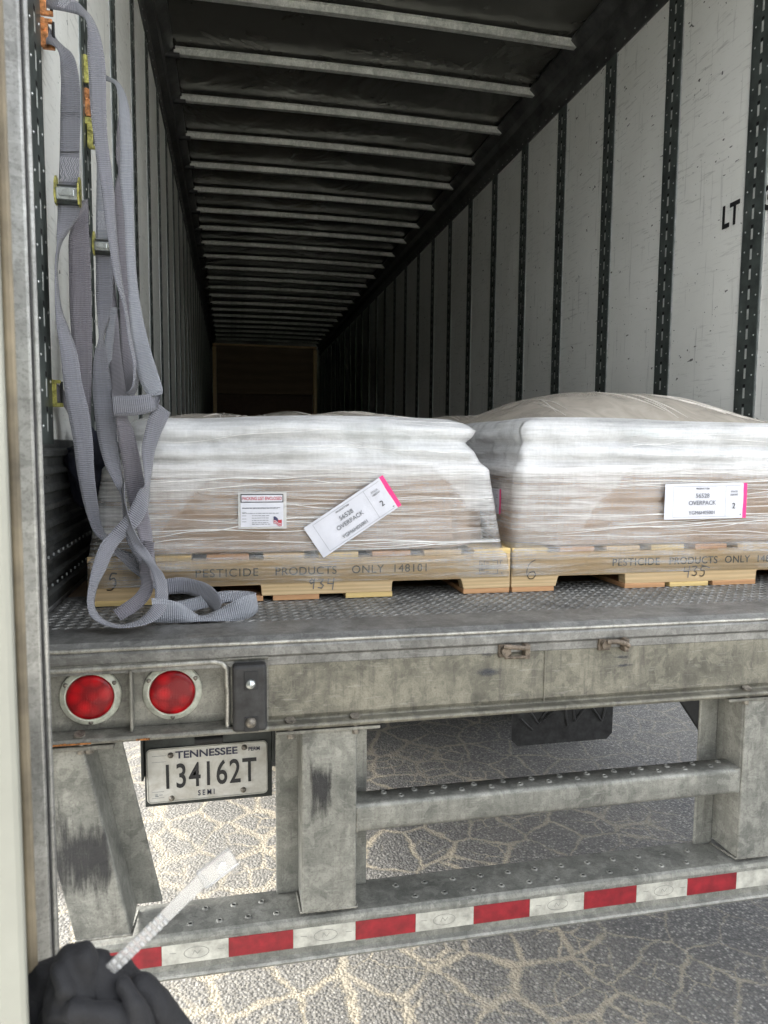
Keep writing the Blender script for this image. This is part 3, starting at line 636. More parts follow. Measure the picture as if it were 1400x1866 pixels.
for sx_, sz_ in ((.012, .014), (.014, .108)):
    rect(m_, 0, .030 if sz_ < .1 else .035, 0, .0008, pf(sx_, sz_)); rect(m_, 0, .030 if sz_ < .1 else .035, .016, .0168, pf(sx_, sz_))
rect(m_, .004, .012, .004, .006, pf(.016, .014)); rect(m_, .004, .010, .008, .010, pf(.016, .014)); rect(m_, .014, .022, .007, .0085, pf(.016, .014))
obj('printed_box', m_, M_inkgrey, pl)
for x, y in ((.060, .124), (.244, .129), (.060, .010), (.240, .015)):
    m_ = MB(); c = a0+ru*x+up*y+nf*.0016; m_.lathe(c, nf, [(.0075,0),(.0074,.002),(.0060,.0032),(.0058,.0058),(.003,.007),(.0004,.0072)], 14); obj('bolt', m_, M_bolt, pl)
# plate bracket
m_ = MB(); m_.box(.205, .525, PY+.004, PY+.010, .70, .90); m_.box(.199, .205, PY-.02, PY+.05, .78, 1.02); m_.box(.525, .531, PY-.02, PY+.05, .80, 1.02); m_.box(.199, .531, PY-.01, PY+.03, .90, 1.02)
part('plate_bracket', m_, M_dark, .002)
m_ = MB(); m_.tube([(.33, PY-.012, .873), (.40, PY-.012, .873)], .012, 12); part('plate_lamp', m_, M_black, .001)
# underbody: rails, cross members, bogie
m_ = MB(); m_.box(-.01, W+.01, .12, LEN, 1.16, 1.178)
for k in range(50): m_.box(0, W, .3+k*.31, .34+k*.31, 1.06, 1.16)
for x in (.75, 1.72): m_.box(x, x+.06, .9, 6.5, .86, 1.06)
m_.box(0, .04, .08, LEN, .96, 1.16); m_.box(W-.04, W, .08, LEN, .96, 1.16)
part('underframe', m_, M_black)
for x in (.03, 1.97):
    for yc in (2.62, 3.88):
        for dx in (0, .30):
            m_ = MB(); xx = x+dx-.02
            m_.lathe((xx, yc, .51), (1,0,0), [(.27,.02),(.46,.0),(.495,.02),(.505,.05),(.505,.20),(.495,.23),(.46,.25),(.27,.23)], 48, cap=False)
            m_.cyl((xx+.05, yc, .51), (1,0,0), .28, .15, 32); part('tyre', m_, M_tyre)
for yc in (2.62, 3.88):
    m_ = MB(); m_.cyl((.3, yc, .51), (1,0,0), .065, 1.94, 20); part('axle', m_, M_black)
# mud flaps with raised pattern
def flap(x0_, x1_):
    m_ = MB(); yb = 1.62; z0_ = .205
    m_.hexa([(x0_+.03, yb, z0_), (x1_-.03, yb, z0_), (x1_-.03, yb+.008, z0_), (x0_+.03, yb+.008, z0_)], [(x0_, yb, z0_+.03), (x1_, yb, z0_+.03), (x1_, yb+.008, z0_+.03), (x0_, yb+.008, z0_+.03)])
    m_.box(x0_, x1_, yb, yb+.008, z0_+.03, .96)
    o = part('mud_flap', m_, M_rubber)
    c = MB(); fr = frame(((x0_+x1_)/2, yb-.003, .31), (1,0,0), (0,0,1))
    for pts in ([(-.20,.10),(-.13,.0),(-.06,.10)], [(-.10,.02),(.0,.10),(.02,-.02)], [(.04,.10),(.06,0),(.14,.10)], [(.12,.10),(.20,-.01),(.22,.06)], [(-.22,.03),(-.16,-.03)]):
        for a_, b_ in zip(pts[:-1], pts[1:]):
            O, r__, u__ = fr; c.tube([O+r__*a_[0]+u__*a_[1], O+r__*b_[0]+u__*b_[1]], .006, 6)
    obj('raised_ribs', c, M_rubber, o)
flap(.37, .90); flap(1.72, 2.243)
# black diagonal plate behind the right upright
m_ = MB(); m_.hexa([(2.009,.60,0.628),(2.129,.60,0.508),(2.129,.62,0.508),(2.009,.62,0.628)], [(1.697,.60,1.058),(2.129,.60,1.058),(2.129,.62,1.058),(1.697,.62,1.058)])
part('guard_gusset', m_, M_black)

# ---- writing on the right wall
frw = frame((W-.003, 1.378, 2.586), (0,-1,0), (0,0,1))
wl = text_mesh('LT', .132, frame((W-.003, 1.382, 2.582), (0,-1,0), (0,0,1)), M_ink, T, sx=.76, off=.03, sp=1.05, name='wall_lettering')
text_mesh('3', .132, frame((W-.003, 1.122, 2.582), (0,-1,0), (0,0,1)), M_ink, T, sx=.76, off=.03, name='wall_lettering')

# ---- open door, hinged on the left rear corner, free edge close to the camera
dH = Vector((.030, -.02, 0)); dF = Vector((.306, -1.05, 0)); dd = (dF-dH).normalized(); dn = Vector((-dd.y, dd.x, 0))
if dn.x < 0: dn = -dn
def dp(s, off, z): 
    c = dH+dd*s+dn*off; return (c.x, c.y, z)
DL = (dF-dH).length
def dbox(mb, s0, s1, o0, o1, z0, z1, mi=0):
    mb.hexa([dp(s0,o0,z0), dp(s1,o0,z0), dp(s1,o1,z0), dp(s0,o1,z0)], [dp(s0,o0,z1), dp(s1,o0,z1), dp(s1,o1,z1), dp(s0,o1,z1)], mi)
M_cream = simple('cream painted door', (.27,.27,.23), .4, var=.12, vscale=3, bmp=.1)
m_ = MB(); dbox(m_, 0, DL, -.050, -.004, .98, 4.02)
door = part('rear_door', m_, M_cream, .004)
m_ = MB(); dbox(m_, DL-.33, DL-.285, -.004, .0165, .99, 4.0); dbox(m_, DL-.34, DL-.300, .0165, .0235, .99, 4.0); obj('edge_rail', m_, galv('door edge steel', (.20,.20,.19), (.30,.30,.285), dirt=.25, metal=.6, rough=.35, streak=(8,8,.8)), door, .003, 3)
m_ = MB(); dbox(m_, DL-.296, DL-.292, .0166, .0185, .99, 4.0); obj('door_seal', m_, M_rubber, door, .0006)
m_ = MB(); dbox(m_, DL-.09, DL-.05, -.004, .0025, .99, 4.0); obj('edge_trim', m_, simple('brown edge trim', (.20,.165,.11), .6, var=.4, vscale=9), door, .002)

# ------------------------------------------------------------------ pallets
def pallet(x0_, label, ntch, ends, num, first, mark):
    t = thing('pallet', label, 'pallet', (x0_+.55, .95, ZF), 'wooden pallets on the trailer deck')
    y0_ = .356; D = 1.16; x1_ = x0_+1.098
    for k, yy in enumerate((y0_, y0_+.56, y0_+D-.04)):
        m_ = MB(); zt = 1.3305; zn = 1.264; zb = 1.2355
        xs = [x0_, ntch[0][0], ntch[0][1], ntch[1][0], ntch[1][1], x1_]
        pr = [(xs[0], zb), (xs[1]-.006, zb), (xs[1], zn-.006), (xs[1]+.003, zn), (xs[2]-.003, zn), (xs[2], zn-.003), (xs[2]+.002, zb), (xs[3]-.002, zb), (xs[3], zn-.003), (xs[3]+.003, zn), (xs[4]-.003, zn), (xs[4], zn-.006), (xs[4]+.006, zb), (xs[5], zb), (xs[5], zt), (xs[0], zt)]
        vs = [(a, yy, c) for a, c in pr]+[(a, yy+.038, c) for a, c in pr]; n_ = len(pr)
        m_.add(vs, [(i, (i+1) % n_, n_+(i+1) % n_, n_+i) for i in range(n_)]+[list(range(n_)), list(range(n_, 2*n_))[::-1]])
        s_ = obj('stringer', m_, M_wood, t, .001)
        if k == 0: S = s_
    for i, (a, c) in enumerate(ends):
        m_ = MB(); m_.box(a, c, y0_-.001, y0_+D, ZF+.002, 1.2352); obj('bottom_board', m_, [M_wood_y, M_wood_o][(i*7+first) % 3 != 0], t, .0012)
    xx = x0_
    for i in range(8):
        m_ = MB(); wd = .105; m_.box(xx, xx+wd, y0_-.001, y0_+D, 1.3308, 1.3455); obj('top_board', m_, [M_wood, M_wood_y, M_wood_o][(i+first) % 3], t, .0012); xx += (1.098-.105)/7
    return t, S
M_sten = simple('green grey stencil ink', (.075,.085,.075), .8, bmp=0, var=.6, vscale=200)
pA, SA = pallet(.081, 'pine pallet marked 5 and 934 under the load beside the hanging straps', ((.255,.500),(.846,1.040)), ((.083,.235),(.395,.505),(.530,.650),(.720,.846),(1.045,1.178)), '934', 0, '5')
pB, SB = pallet(1.184, 'pine pallet marked 6 and 435 under the load on the right', ((1.322,1.530),(1.962,2.10)), ((1.186,1.311),(1.530,1.658),(1.674,1.80),(1.815,1.960),(2.15,2.28)), '435', 1, '6')
def front(x, z, dx=1, dz=0): return frame((x, .3548, z), (dx,0,dz), (-dz,0,dx))
text_mesh('PESTICIDE', .0300, front(.335, 1.288, 1, -.0), M_sten, SA, sx=1.060, sp=1.12, off=-.004)
text_mesh('PRODUCTS', .0300, front(.535, 1.288), M_sten, SA, sx=1.004, sp=1.06)
text_mesh('ONLY', .0300, front(.735, 1.288), M_sten, SA, sx=1.023, sp=1.1)
text_mesh('148101', .0300, front(.845, 1.288), M_sten, SA, sx=1.023, sp=1.12)
text_mesh('PESTICIDE', .0300, front(1.487, 1.288), M_sten, SB, sx=1.042, sp=1.08, off=.004)
text_mesh('PRODUCTS', .0300, front(1.668, 1.288), M_sten, SB, sx=1.004, sp=1.04, off=.006)
text_mesh('ONLY', .0300, front(1.851, 1.288), M_sten, SB, sx=1.023, sp=1.06, off=.004)
text_mesh('148101', .0300, front(1.957, 1.288), M_sten, SB, sx=1.023, sp=1.08)
def scrawl(S_, x, z, strokes, wd=.0028, sc=1.0, m__=None):
    m2 = MB(); fr = front(x, z)
    for s_ in strokes: stroke(m2, [(a*sc, c*sc) for a, c in s_], wd, fr)
    o = obj('handwriting', m2, m__ or M_inkgrey, S_); return o
nine = [[(.012,.022),(.006,.028),(.0,.020),(.004,.014),(.012,.020),(.013,.028),(.010,.0)]]
three = [[(0,.026),(.014,.026),(.006,.015),(.014,.009),(.009,.001),(-.001,.003)]]
four = [[(.0,.026),(-.002,.013),(.014,.013)],[(.015,.028),(.011,-.004)]]
five = [[(.018,.026),(.004,.025),(.001,.015),(.010,.015),(.012,.006),(.006,-.001),(-.003,.001)]]
def off(ss, dx): return [[(a+dx, c) for a, c in s_] for s_ in ss]
def smooth(p_, k=6):
    out = []
    for i in range(len(p_)-1):
        a = Vector(p_[max(i-1,0)]); b_ = Vector(p_[i]); c = Vector(p_[i+1]); d = Vector(p_[min(i+2,len(p_)-1)])
        for j in range(k):
            t = j/k; out.append(tuple(.5*((2*b_)+(c-a)*t+(2*a-5*b_+4*c-d)*t*t+(3*b_-a-3*c+d)*t**3)))
    out.append(tuple(p_[-1])); return out
scrawl(SA, .625, 1.250, off(nine,0)+off(three,.024)+off(four,.052), .0026, .95)
scrawl(SB, 1.720, 1.252, off(four,0)+off([smooth(three[0])],.024)+off([smooth(five[0])],.050)+[[(.052,.030),(.078,.022)]], .0026, 1.05)
scrawl(SA, .128, 1.262, [smooth([(.018,.036),(.008,.036),(.004,.024),(.013,.026),(.016,.014),(.008,.002),(-.002,.001)])], .0034, 1.15, M_ink)
scrawl(SB, 1.228, 1.255, [smooth([(.024,.056),(.008,.046),(.0,.024),(.006,.006),(.018,.004),(.026,.014),(.020,.024),(.008,.020),(.003,.012)])], .0024, 1.0, M_ink)
m_ = MB(); fr = front(1.090, 1.276)
for a_, b_ in (((0,0),(.052,0)), ((.052,0),(.052,.036)), ((.052,.036),(0,.036)), ((0,.036),(0,0)), ((.013,0),(.013,.036)), ((.013,.018),(.030,.018))): stroke(m_, [a_, b_], .0018, fr)
for yy in (.006, .014, .024, .030): stroke(m_, [(.018, yy), (.026, yy)], .0025, fr)
stroke(m_, [(.030, .018), (.047, .018)], .005, fr); stroke(m_, [(.004,.008),(.009,.030)], .002, fr); stroke(m_, [(.004,.030),(.009,.008)], .002, fr); stroke(m_, [(.057,.035),(.066,.035)], .002, fr); stroke(m_, [(.060,.035),(.060,.026)], .002, fr); stroke(m_, [(.064,.002),(.065,.0)], .003, fr)
obj('stamp', m_, M_inkgrey, SA)

# ------------------------------------------------------------------ wrapped loads
def loadobj(name_label, prof, yfr, D, seed, dome, cover_lab=None):
    x_mid = (prof[0][1]+prof[0][2])/2
    t = thing('wrapped_load', name_label, 'wrapped load', (x_mid, yfr+D/2, 1.346), 'stretch wrapped loads on pallets')
    # brown octagonal carton
    m_ = MB(); xa, xb = prof[2][1]+.012, prof[2][2]-.012; ya, yb = yfr+.014, yfr+D-.03; ch = .13; z0_, z1_ = 1.347, 1.572
    ta = [(xa+ch, ya), (xb-ch, ya), (xb, ya+ch), (xb, yb-ch), (xb-ch, yb), (xa+ch, yb), (xa, yb-ch), (xa, ya+ch)]
    vs = [(x, y, z0_) for x, y in ta]+[(x_mid+(x-x_mid)*.965, y+.004, z1_) for x, y in ta]
    m_.add(vs, [(i, (i+1) % 8, 8+(i+1) % 8, 8+i) for i in range(8)]+[list(range(8))[::-1], list(range(8, 16))])
    obj('carton', m_, M_card, t, .004)
    # white sacks piled above
    p4 = prof[5]; nx, ny = 3, 3
    for lay in range(2):
        for i in range(nx):
            for j in range(ny):
                m_ = MB(); wx = (p4[2]-p4[1]-.05)/nx; wy = (D-.10)/ny; cx = p4[1]+.025+wx*(i+.5); cy = yfr+.045+wy*(j+.5); cz = 1.6+lay*.058
                def f(u, v, cx=cx, cy=cy, cz=cz, wx=wx, wy=wy, lay=lay):
                    a = 2*pi*u; b_ = pi*(v-.5); e = .45
                    sg = lambda q_: math.copysign(abs(q_)**e, q_)
                    return Vector((cx+wx*.52*sg(cos(a))*abs(cos(b_))**.35, cy+wy*.52*sg(sin(a))*abs(cos(b_))**.35, cz+.030*sin(b_)))
                m_.grid(f, 28, 11, closeu=True); obj('sack', m_, M_sack, t)
    # film skin
    zs = [p_[0] for p_ in prof]
    def pr(z):
        for a, c in zip(prof[:-1], prof[1:]):
            if z <= c[0]: k = (z-a[0])/(c[0]-a[0]); return [a[i]+(c[i]-a[i])*k for i in range(1, 5)]
        return prof[-1][1:5]
    zb, zt = zs[0], zs[-1]
    def ring(u, z):
        xa, xb, yo, r_ = pr(z); ya, yb = yfr+yo, yfr+D-yo; w_, h_ = xb-xa-2*r_, yb-ya-2*r_; P = 2*(w_+h_)+2*pi*r_; s = u*P
        segs = [(w_, lambda q: (xa+r_+q, ya)), (pi*r_/2, lambda q: (xb-r_+r_*sin(q/r_), ya+r_-r_*cos(q/r_))), (h_, lambda q: (xb, ya+r_+q)), (pi*r_/2, lambda q: (xb-r_+r_*cos(q/r_), yb-r_+r_*sin(q/r_))),
                (w_, lambda q: (xb-r_-q, yb)), (pi*r_/2, lambda q: (xa+r_-r_*sin(q/r_), yb-r_+r_*cos(q/r_))), (h_, lambda q: (xa, yb-r_-q)), (pi*r_/2+1e-6, lambda q: (xa+r_-r_*cos(q/r_), ya+r_-r_*sin(q/r_)))]
        for l_, fn in segs:
            if s <= l_: return fn(s)
            s -= l_
        return (xa, ya+r_)
    NU, NV = 420, 70
    def sk(u, v):
        z = zb+(zt-zb)*v; x, y = ring(u % 1.0, z)
        upw = max(0, min(1, (z-1.56)/.03)); am = .0012+.0105*upw; am *= min(1, max(.15, (z-1.345)/.02))
        q_ = Vector((x*3.2+z*4, y*3.2, z*(13 if upw else 26)+seed)); nz = noise.noise(q_)+.5*noise.noise(Vector((x*7+z*18, y*7, z*34+seed)))+upw*.9*(.45-abs(noise.noise(Vector((x*2.2-z*9, y*2.2, z*17+x*3+seed*3)))))
        nz += upw*1.3*noise.noise(Vector((x*6.5+seed, y*6.5, z*7)))+upw*.5*noise.noise(Vector((x*24+seed, y*24, z*20)))
        cx, cy = x_mid, yfr+D/2; d = Vector((x-cx, y-cy)); 
        ax = abs(d.x)/(abs(cx-prof[0][1])); ay = abs(d.y)/(D/2); nrm = Vector((math.copysign(1, d.x), 0)) if ax > ay else Vector((0, math.copysign(1, d.y)))
        return Vector((x+nrm.x*nz*am, y+nrm.y*nz*am, z+upw*.012*noise.noise(Vector((x*3, y*3, seed*2)))))
    m_ = MB(); m_.grid(sk, NU, NV, closeu=True)
    rc = random.Random(int(seed*7))
    for k in range(34):      # rope-like strands where the film bunches
        v0 = rc.uniform(.20, .97); sl_ = rc.uniform(-.06, .10); u0 = rc.uniform(-.02, .16); u1 = u0+rc.uniform(.06, .26); r_ = rc.uniform(.0004, .0011)
        P_ = []
        for q_ in range(40):
            uu = u0+(u1-u0)*q_/39; vv = min(.99, max(.17, v0+sl_*(q_/39-.5)+.006*sin(q_*.35+k))); c_ = sk(uu % 1.0, vv); P_.append(c_+Vector((0, -.0007, 0)))
        m_.tube(P_, [r_*(.25+sin(pi*min(1, max(0, q_/39)))) for q_ in range(40)], 5, 1)
    obj('stretch_film', m_, [M_filmA if x_mid < 1.2 else M_filmB, M_strand], t)
    # loose cover over the top
    xa, xb, yo, r_ = pr(zt); ya, yb = yfr+yo, yfr+D-yo
    def tp_(u, v):
        x = xa+.004+(xb-xa-.008)*u; y = ya+.004+(yb-ya-.008)*v; e = (1-abs(2*u-1)**3.5)*(1-abs(2*v-1)**4)
        h_ = dome(u, v)*e; fold = .008*noise.noise(Vector((x*5+y*3, y*4, seed)))+.003*abs(noise.noise(Vector((x*12-y*9, y*6, seed+4))))
        return Vector((x, y, zt-.003+.012*noise.noise(Vector((x*3, y*3, seed*2)))+h_+fold*e))
    m_ = MB(); m_.grid(tp_, 90, 60)
    rc = random.Random(int(seed*10))
    for k in range(13):
        u0 = rc.uniform(.06, .98); v0 = rc.uniform(.02, .10); u1 = u0+(.30-u0)*rc.uniform(.12, .42)+rc.uniform(-.05, .03); v1 = v0+rc.uniform(.12, .35)
        m_.tube([tp_(min(.97, max(.03, u0+(u1-u0)*q_/9)), v0+(v1-v0)*q_/9)+Vector((0, 0, .0008)) for q_ in range(10)], [.0006+.0016*sin(pi*q_/9) for q_ in range(10)], 5, 1)
    obj('top_cover', m_, [M_cover, M_foldline], t)
    return t
#          z      xa     xb     yoff  radius
profA = [(1.268, .0795, 1.1800, -.004, .006), (1.332, .078, 1.172, -.005, .012), (1.350, .082, 1.160, -.003, .028), (1.45, .098, 1.142, -.002, .034), (1.562, .116, 1.122, .000, .036), (1.584, .142, 1.100, .012, .045),
         (1.602, .158, 1.088, .006, .045), (1.618, .164, 1.080, .012, .050), (1.634, .172, 1.066, .021, .055), (1.650, .168, 1.080, .010, .05), (1.668, .172, 1.090, .006, .05), (1.684, .185, 1.070, .022, .06), (1.696, .215, 1.045, .05, .07)]
profB = [(1.268, 1.183, 2.283, -.004, .006), (1.332, 1.178, 2.279, -.005, .012), (1.350, 1.180, 2.272, -.003, .028), (1.45, 1.188, 2.262, -.002, .034), (1.562, 1.196, 2.252, .000, .036), (1.584, 1.214, 2.235, .012, .022),
         (1.602, 1.208, 2.225, .006, .022), (1.618, 1.212, 2.225, .012, .022), (1.634, 1.220, 2.210, .021, .024), (1.650, 1.212, 2.215, .010, .024), (1.670, 1.210, 2.215, .006, .024), (1.692, 1.222, 2.20, .020, .030), (1.703, 1.245, 2.18, .045, .05)]
LA = loadobj('left stretch wrapped load with a tilted label and a packing list pouch', profA, .356, 1.16, 1.3, lambda u, v: .018+.010*sin(u*9+1)*sin(v*5))
LBd = loadobj('right stretch wrapped load with a level label under a bulging tan cover', profB, .356, 1.16, 7.7, lambda u, v: .112*(1-abs((u-.50)/.56)**3.2 if abs(u-.5) < .56 else 0)*(.62+.38*sin(v*pi))+.004*abs(sin(7*math.atan2(v-.45, u-.45)+noise.noise(Vector((u*3, v*3, 1)))*2))*min(1, 3*math.hypot(u-.45, v-.45)))
# the row behind
profC = [(a+0, b_+.04, c+.04, d, e) for a, b_, c, d, e in profA]; profC = [(z+(.045 if z > 1.6 else 0), b_, c, d, e) for z, b_, c, d, e in profC]
profD = [(z+(.02 if z > 1.6 else 0), b_, c, d, e) for z, b_, c, d, e in profB]
LC = loadobj('load of the second row whose tan cover shows above the left load', profC, 1.60, 1.16, 3.1, lambda u, v: .02+.03*sin(u*7+1)**2)
LD = loadobj('load of the second row almost hidden behind the right load', profD, 1.60, 1.16, 5.1, lambda u, v: .06)
for p_, dx, lb in ((pA, .04, 'pallet of the second row hidden behind the left pallet'), (pB, 0, 'pallet of the second row hidden behind the right pallet')):
    c = p_.copy(); COL.objects.link(c); c.location = p_.location+Vector((dx, 1.244, 0)); c['label'] = lb
    for ch in list(p_.children):
        k = ch.copy(); COL.objects.link(k); mi_ = ch.matrix_parent_inverse.copy(); k.parent = c; k.matrix_parent_inverse = mi_

# ---- labels (parts of the loads)
def ship_label(load, ox, oz, ang, wd, ht, y_, pink_side=1, normal=None):
    if normal is None: r_ = Vector((cos(ang), 0, sin(ang))); u_ = Vector((-sin(ang), 0, cos(ang)))
    else: r_, u_ = normal
    O = Vector((ox, y_, oz)); nn_ = r_.cross(u_)
    m_ = MB(); nu, nv = 24, 8
    def f(u, v): return O+r_*(u*wd)+u_*(v*ht)+nn_*(.0012*noise.noise(Vector((u*5, v*2, ox*9))))
    m_.grid(f, nu, nv); m_.grid(lambda u, v: f(u, v)-nn_*.0004, nu, nv)
    lb = obj('shipping_label', m_, M_paper, load)
    m_ = MB(); pw = .0125; m_.grid(lambda u, v: O+r_*(wd-.001+u*pw)+u_*(v*ht*1.005)+nn_*(.0012*noise.noise(Vector((5, v*2, ox*9)))), 4, 8); obj('pink_stripe', m_, M_pink, lb)
    fr = lambda x, y: frame(O+r_*x*wd+u_*y*ht+nn_*.0022, r_, u_)
    s = wd/.232
    text_mesh('PRODUCT ID#', .0058*s, fr(.47, .84), M_ink, lb, align='CENTER', sp=1.05)
    text_mesh('56528', .0165*s, fr(.47, .60), M_inkgrey, lb, align='CENTER')
    text_mesh('OVERPACK', .0160*s, fr(.47, .40), M_inkgrey, lb, align='CENTER')
    text_mesh('YGM6H05001', .0135*s, fr(.47, .13), M_inkgrey, lb, align='CENTER')
    text_mesh('STACK', .0068*s, fr(.875, .74), M_inkgrey, lb, align='CENTER'); text_mesh('HEIGHT', .0068*s, fr(.875, .65), M_inkgrey, lb, align='CENTER')
    text_mesh('2', .021*s, fr(.875, .28), M_ink, lb, align='CENTER')
    m_ = MB(); f0 = frame(O+nn_*.0020, r_, u_)
    for a_, b_ in (((.10,.06),(.10,.93)), ((.10,.06),(.97,.06)), ((.765,.06),(.765,.93)), ((.10,.93),(.97,.93))): stroke(m_, [(a_[0]*wd, a_[1]*ht), (b_[0]*wd, b_[1]*ht)], .0006, f0)
    rect(m_, wd*.955, wd*.975, ht*.09, ht*.12, f0)
    obj('ruled_lines', m_, M_inkgrey, lb); return lb
LY = .3475
ship_label(LA, .660, 1.332, math.atan2(.135, .205), .236, .094, LY-.002)
ship_label(LBd, 1.640, 1.4195, R(.6), .256, .102, LY-.002)
ship_label(LBd, 1.1835, 1.430, 0, .10, .072, .562, normal=(Vector((0,-1,0)), Vector((0,0,1))))
# packing list pouch
m_ = MB(); O = Vector((.4440, LY-.001, 1.4105)); rect(m_, 0, .121, 0, .093, frame(O, (1,0,0), (0,0,1)), 0, .0005)
q_, n_, p__ = mat('pouch film'); p__.inputs['Base Color'].default_value = (.75,.76,.76,1); p__.inputs['Roughness'].default_value = .15; p__.inputs['Alpha'].default_value = .55
po = obj('packing_pouch', m_, q_, LA)
m_ = MB(); f0 = frame(O+Vector((.006, -.001, .005)), (1,0,0), (0,0,1)); rect(m_, 0, .107, 0, .083, f0, 0, .0004); obj('packing_slip', m_, M_paper, po)
m_ = MB(); rect(m_, 0, .107, .062, .0835, f0, 0, .0008); obj('black_header', m_, M_ink, po)
m_ = MB(); rect(m_, .0025, .1045, .0645, .081, f0, 0, .0011); obj('header_field', m_, M_paper, po)
text_mesh('PACKING LIST ENCLOSED', .0118, frame(f0[0]+Vector((.004, -.0015, .0685)), (1,0,0), (0,0,1)), M_redink, po, sx=.72, off=.012)
m_ = MB(); rr_ = random.Random(5)
for zz in (.048, .0465, .034, .028, .022, .016, .010, .006):
    x = .004 if zz > .03 else .028
    while x < (.092 if zz > .03 else .070):
        l_ = rr_.uniform(.003, .009); rect(m_, x, x+l_, zz, zz+.0014, f0, 0, .0010); x += l_+.0015
for zz in (.036, .028, .020, .013): rect(m_, .003, .014, zz, zz+.0012, f0, 0, .0010)
obj('slip_print', m_, M_inkgrey, po)
m_ = MB()
def fl(u, v, x0__, x1__, z0__, z1__, l_): 
    x = x0__+(x1__-x0__)*u; return f0[0]+Vector((x, -l_, z0__+(z1__-z0__)*v-.35*(x-.082)+.002*sin((x-.082)*350)))
m_.grid(lambda u, v: fl(u, v, .082, .103, .008, .024, .0012), 10, 2); m_.grid(lambda u, v: fl(u, v, .082, .093, .017, .026, .0016), 6, 2, mi=1)
for k in (0, 1): m_.grid(lambda u, v: fl(u, v, .083, .102, .010+k*.004, .0115+k*.004, .0018), 10, 2, mi=2)
obj('flag_print', m_, [M_redink, M_navyflag, M_paper], po)

# ------------------------------------------------------------------ crate deep inside
CR = thing('crate', 'tall plywood crate standing far back in the dark trailer', 'crate', (.92, 9.5, ZF))
m_ = MB(); m_.box(.24, 1.60, 9.04, 9.9, 2.36, 3.02); obj('plywood_panel', m_, M_ply, CR, .004)
m_ = MB(); m_.box(.24, 1.60, 9.12, 9.9, ZF, 2.359); obj('lower_body', m_, simple('dark brown board', (.10,.06,.04), .8), CR)
for x in (.19, 1.602):
    m_ = MB(); m_.box(x, x+.048, 9.0, 9.06, ZF, 3.0); obj('corner_batten', m_, M_wood, CR, .003)
m_ = MB(); m_.box(.19, 1.65, 9.0, 9.9, 3.021, 3.045); obj('lid', m_, M_wood, CR, .003)

# ------------------------------------------------------------------ straps
def cr(P, k):
    out = []
    for i in range(len(P)-1):
        a = P[max(i-1,0)]; b_ = P[i]; c = P[i+1]; d = P[min(i+2,len(P)-1)]
        for j in range(k):
            t = j/k; out.append(tuple(.5*(2*b_[q]+(c[q]-a[q])*t+(2*a[q]-5*b_[q]+4*c[q]-d[q])*t*t+(3*b_[q]-a[q]-3*c[q]+d[q])*t**3) for q in range(len(b_))))
    out.append(P[-1]); return out
WB = .050
def ribbon(st, parent, m__=None, name='webbing', k=10, thick=.0016, zmin=None):
    # stations: edge pixel a, edge pixel b, plane distance, side whose edge leans away (+1/-1)
    st = [tuple(s) + ((1,) if len(s) == 5 else ()) for s in st]
    S = cr([tuple(float(q) for q in s) for s in st], k); A = []; B = []
    for xa, ya, xb, yb, Y, sd in S:
        a = at(xa, ya, Y); b_ = at(xb, yb, Y); w_ = (a-b_).length; dl = math.sqrt(max(0, WB*WB-w_*w_))*.5*max(-1, min(1, sd))
        a2 = at(xa, ya, Y+dl); b2 = at(xb, yb, Y-dl)
        if zmin is not None:
            for q in (a2, b2):
                if q.z < zmin: q.z = zmin
        A.append(a2); B.append(b2)
    m_ = MB(); n_ = len(S); uv = []; vs = []; l_ = 0
    C = 5
    for i in range(n_):
        if i: l_ += ((A[i]+B[i])-(A[i-1]+B[i-1])).length/2
        t = ((A[min(i+1,n_-1)]+B[min(i+1,n_-1)])-(A[max(i-1,0)]+B[max(i-1,0)])); nn_ = t.cross(B[i]-A[i]); nn_ = nn_.normalized() if nn_.length > 1e-9 else Vector((0,-1,0))
        for sgn in (1, -1):
            for c in range(C): vs.append(A[i].lerp(B[i], c/(C-1))+nn_*thick*.5*sgn); uv.append((c/(C-1), l_))
    fs = []
    for i in range(n_-1):
        for c in range(C-1):
            a = i*2*C+c; fs.append((a, a+1, a+2*C+1, a+2*C)); a += C; fs.append((a+1, a, a+2*C, a+2*C+1))
        a = i*2*C; fs.append((a, a+2*C, a+3*C, a+C)); fs.append((a+C-1, a+2*C-1, a+4*C-1, a+3*C-1))
    fs.append(tuple(range(0, C))+tuple(range(2*C-1, C-1, -1)))
    m_.add(vs, fs, 0, True); m_.uv = uv; m_.nonormal = True
    return obj(name, m_, m__ or M_web, parent)
def stitches(fr, w_, h_, parent, seed=1):
    m_ = MB(); r_ = random.Random(seed); n_ = 9
    for k in range(n_):
        x = w_*(k+.5)/n_; pts = [(x+(r_.random()-.5)*.003+(.0025 if j % 2 else -.0025), h_*j/7) for j in range(8)]; stroke(m_, pts, .0009, fr)
    obj('stitching', m_, M_stitch, parent)
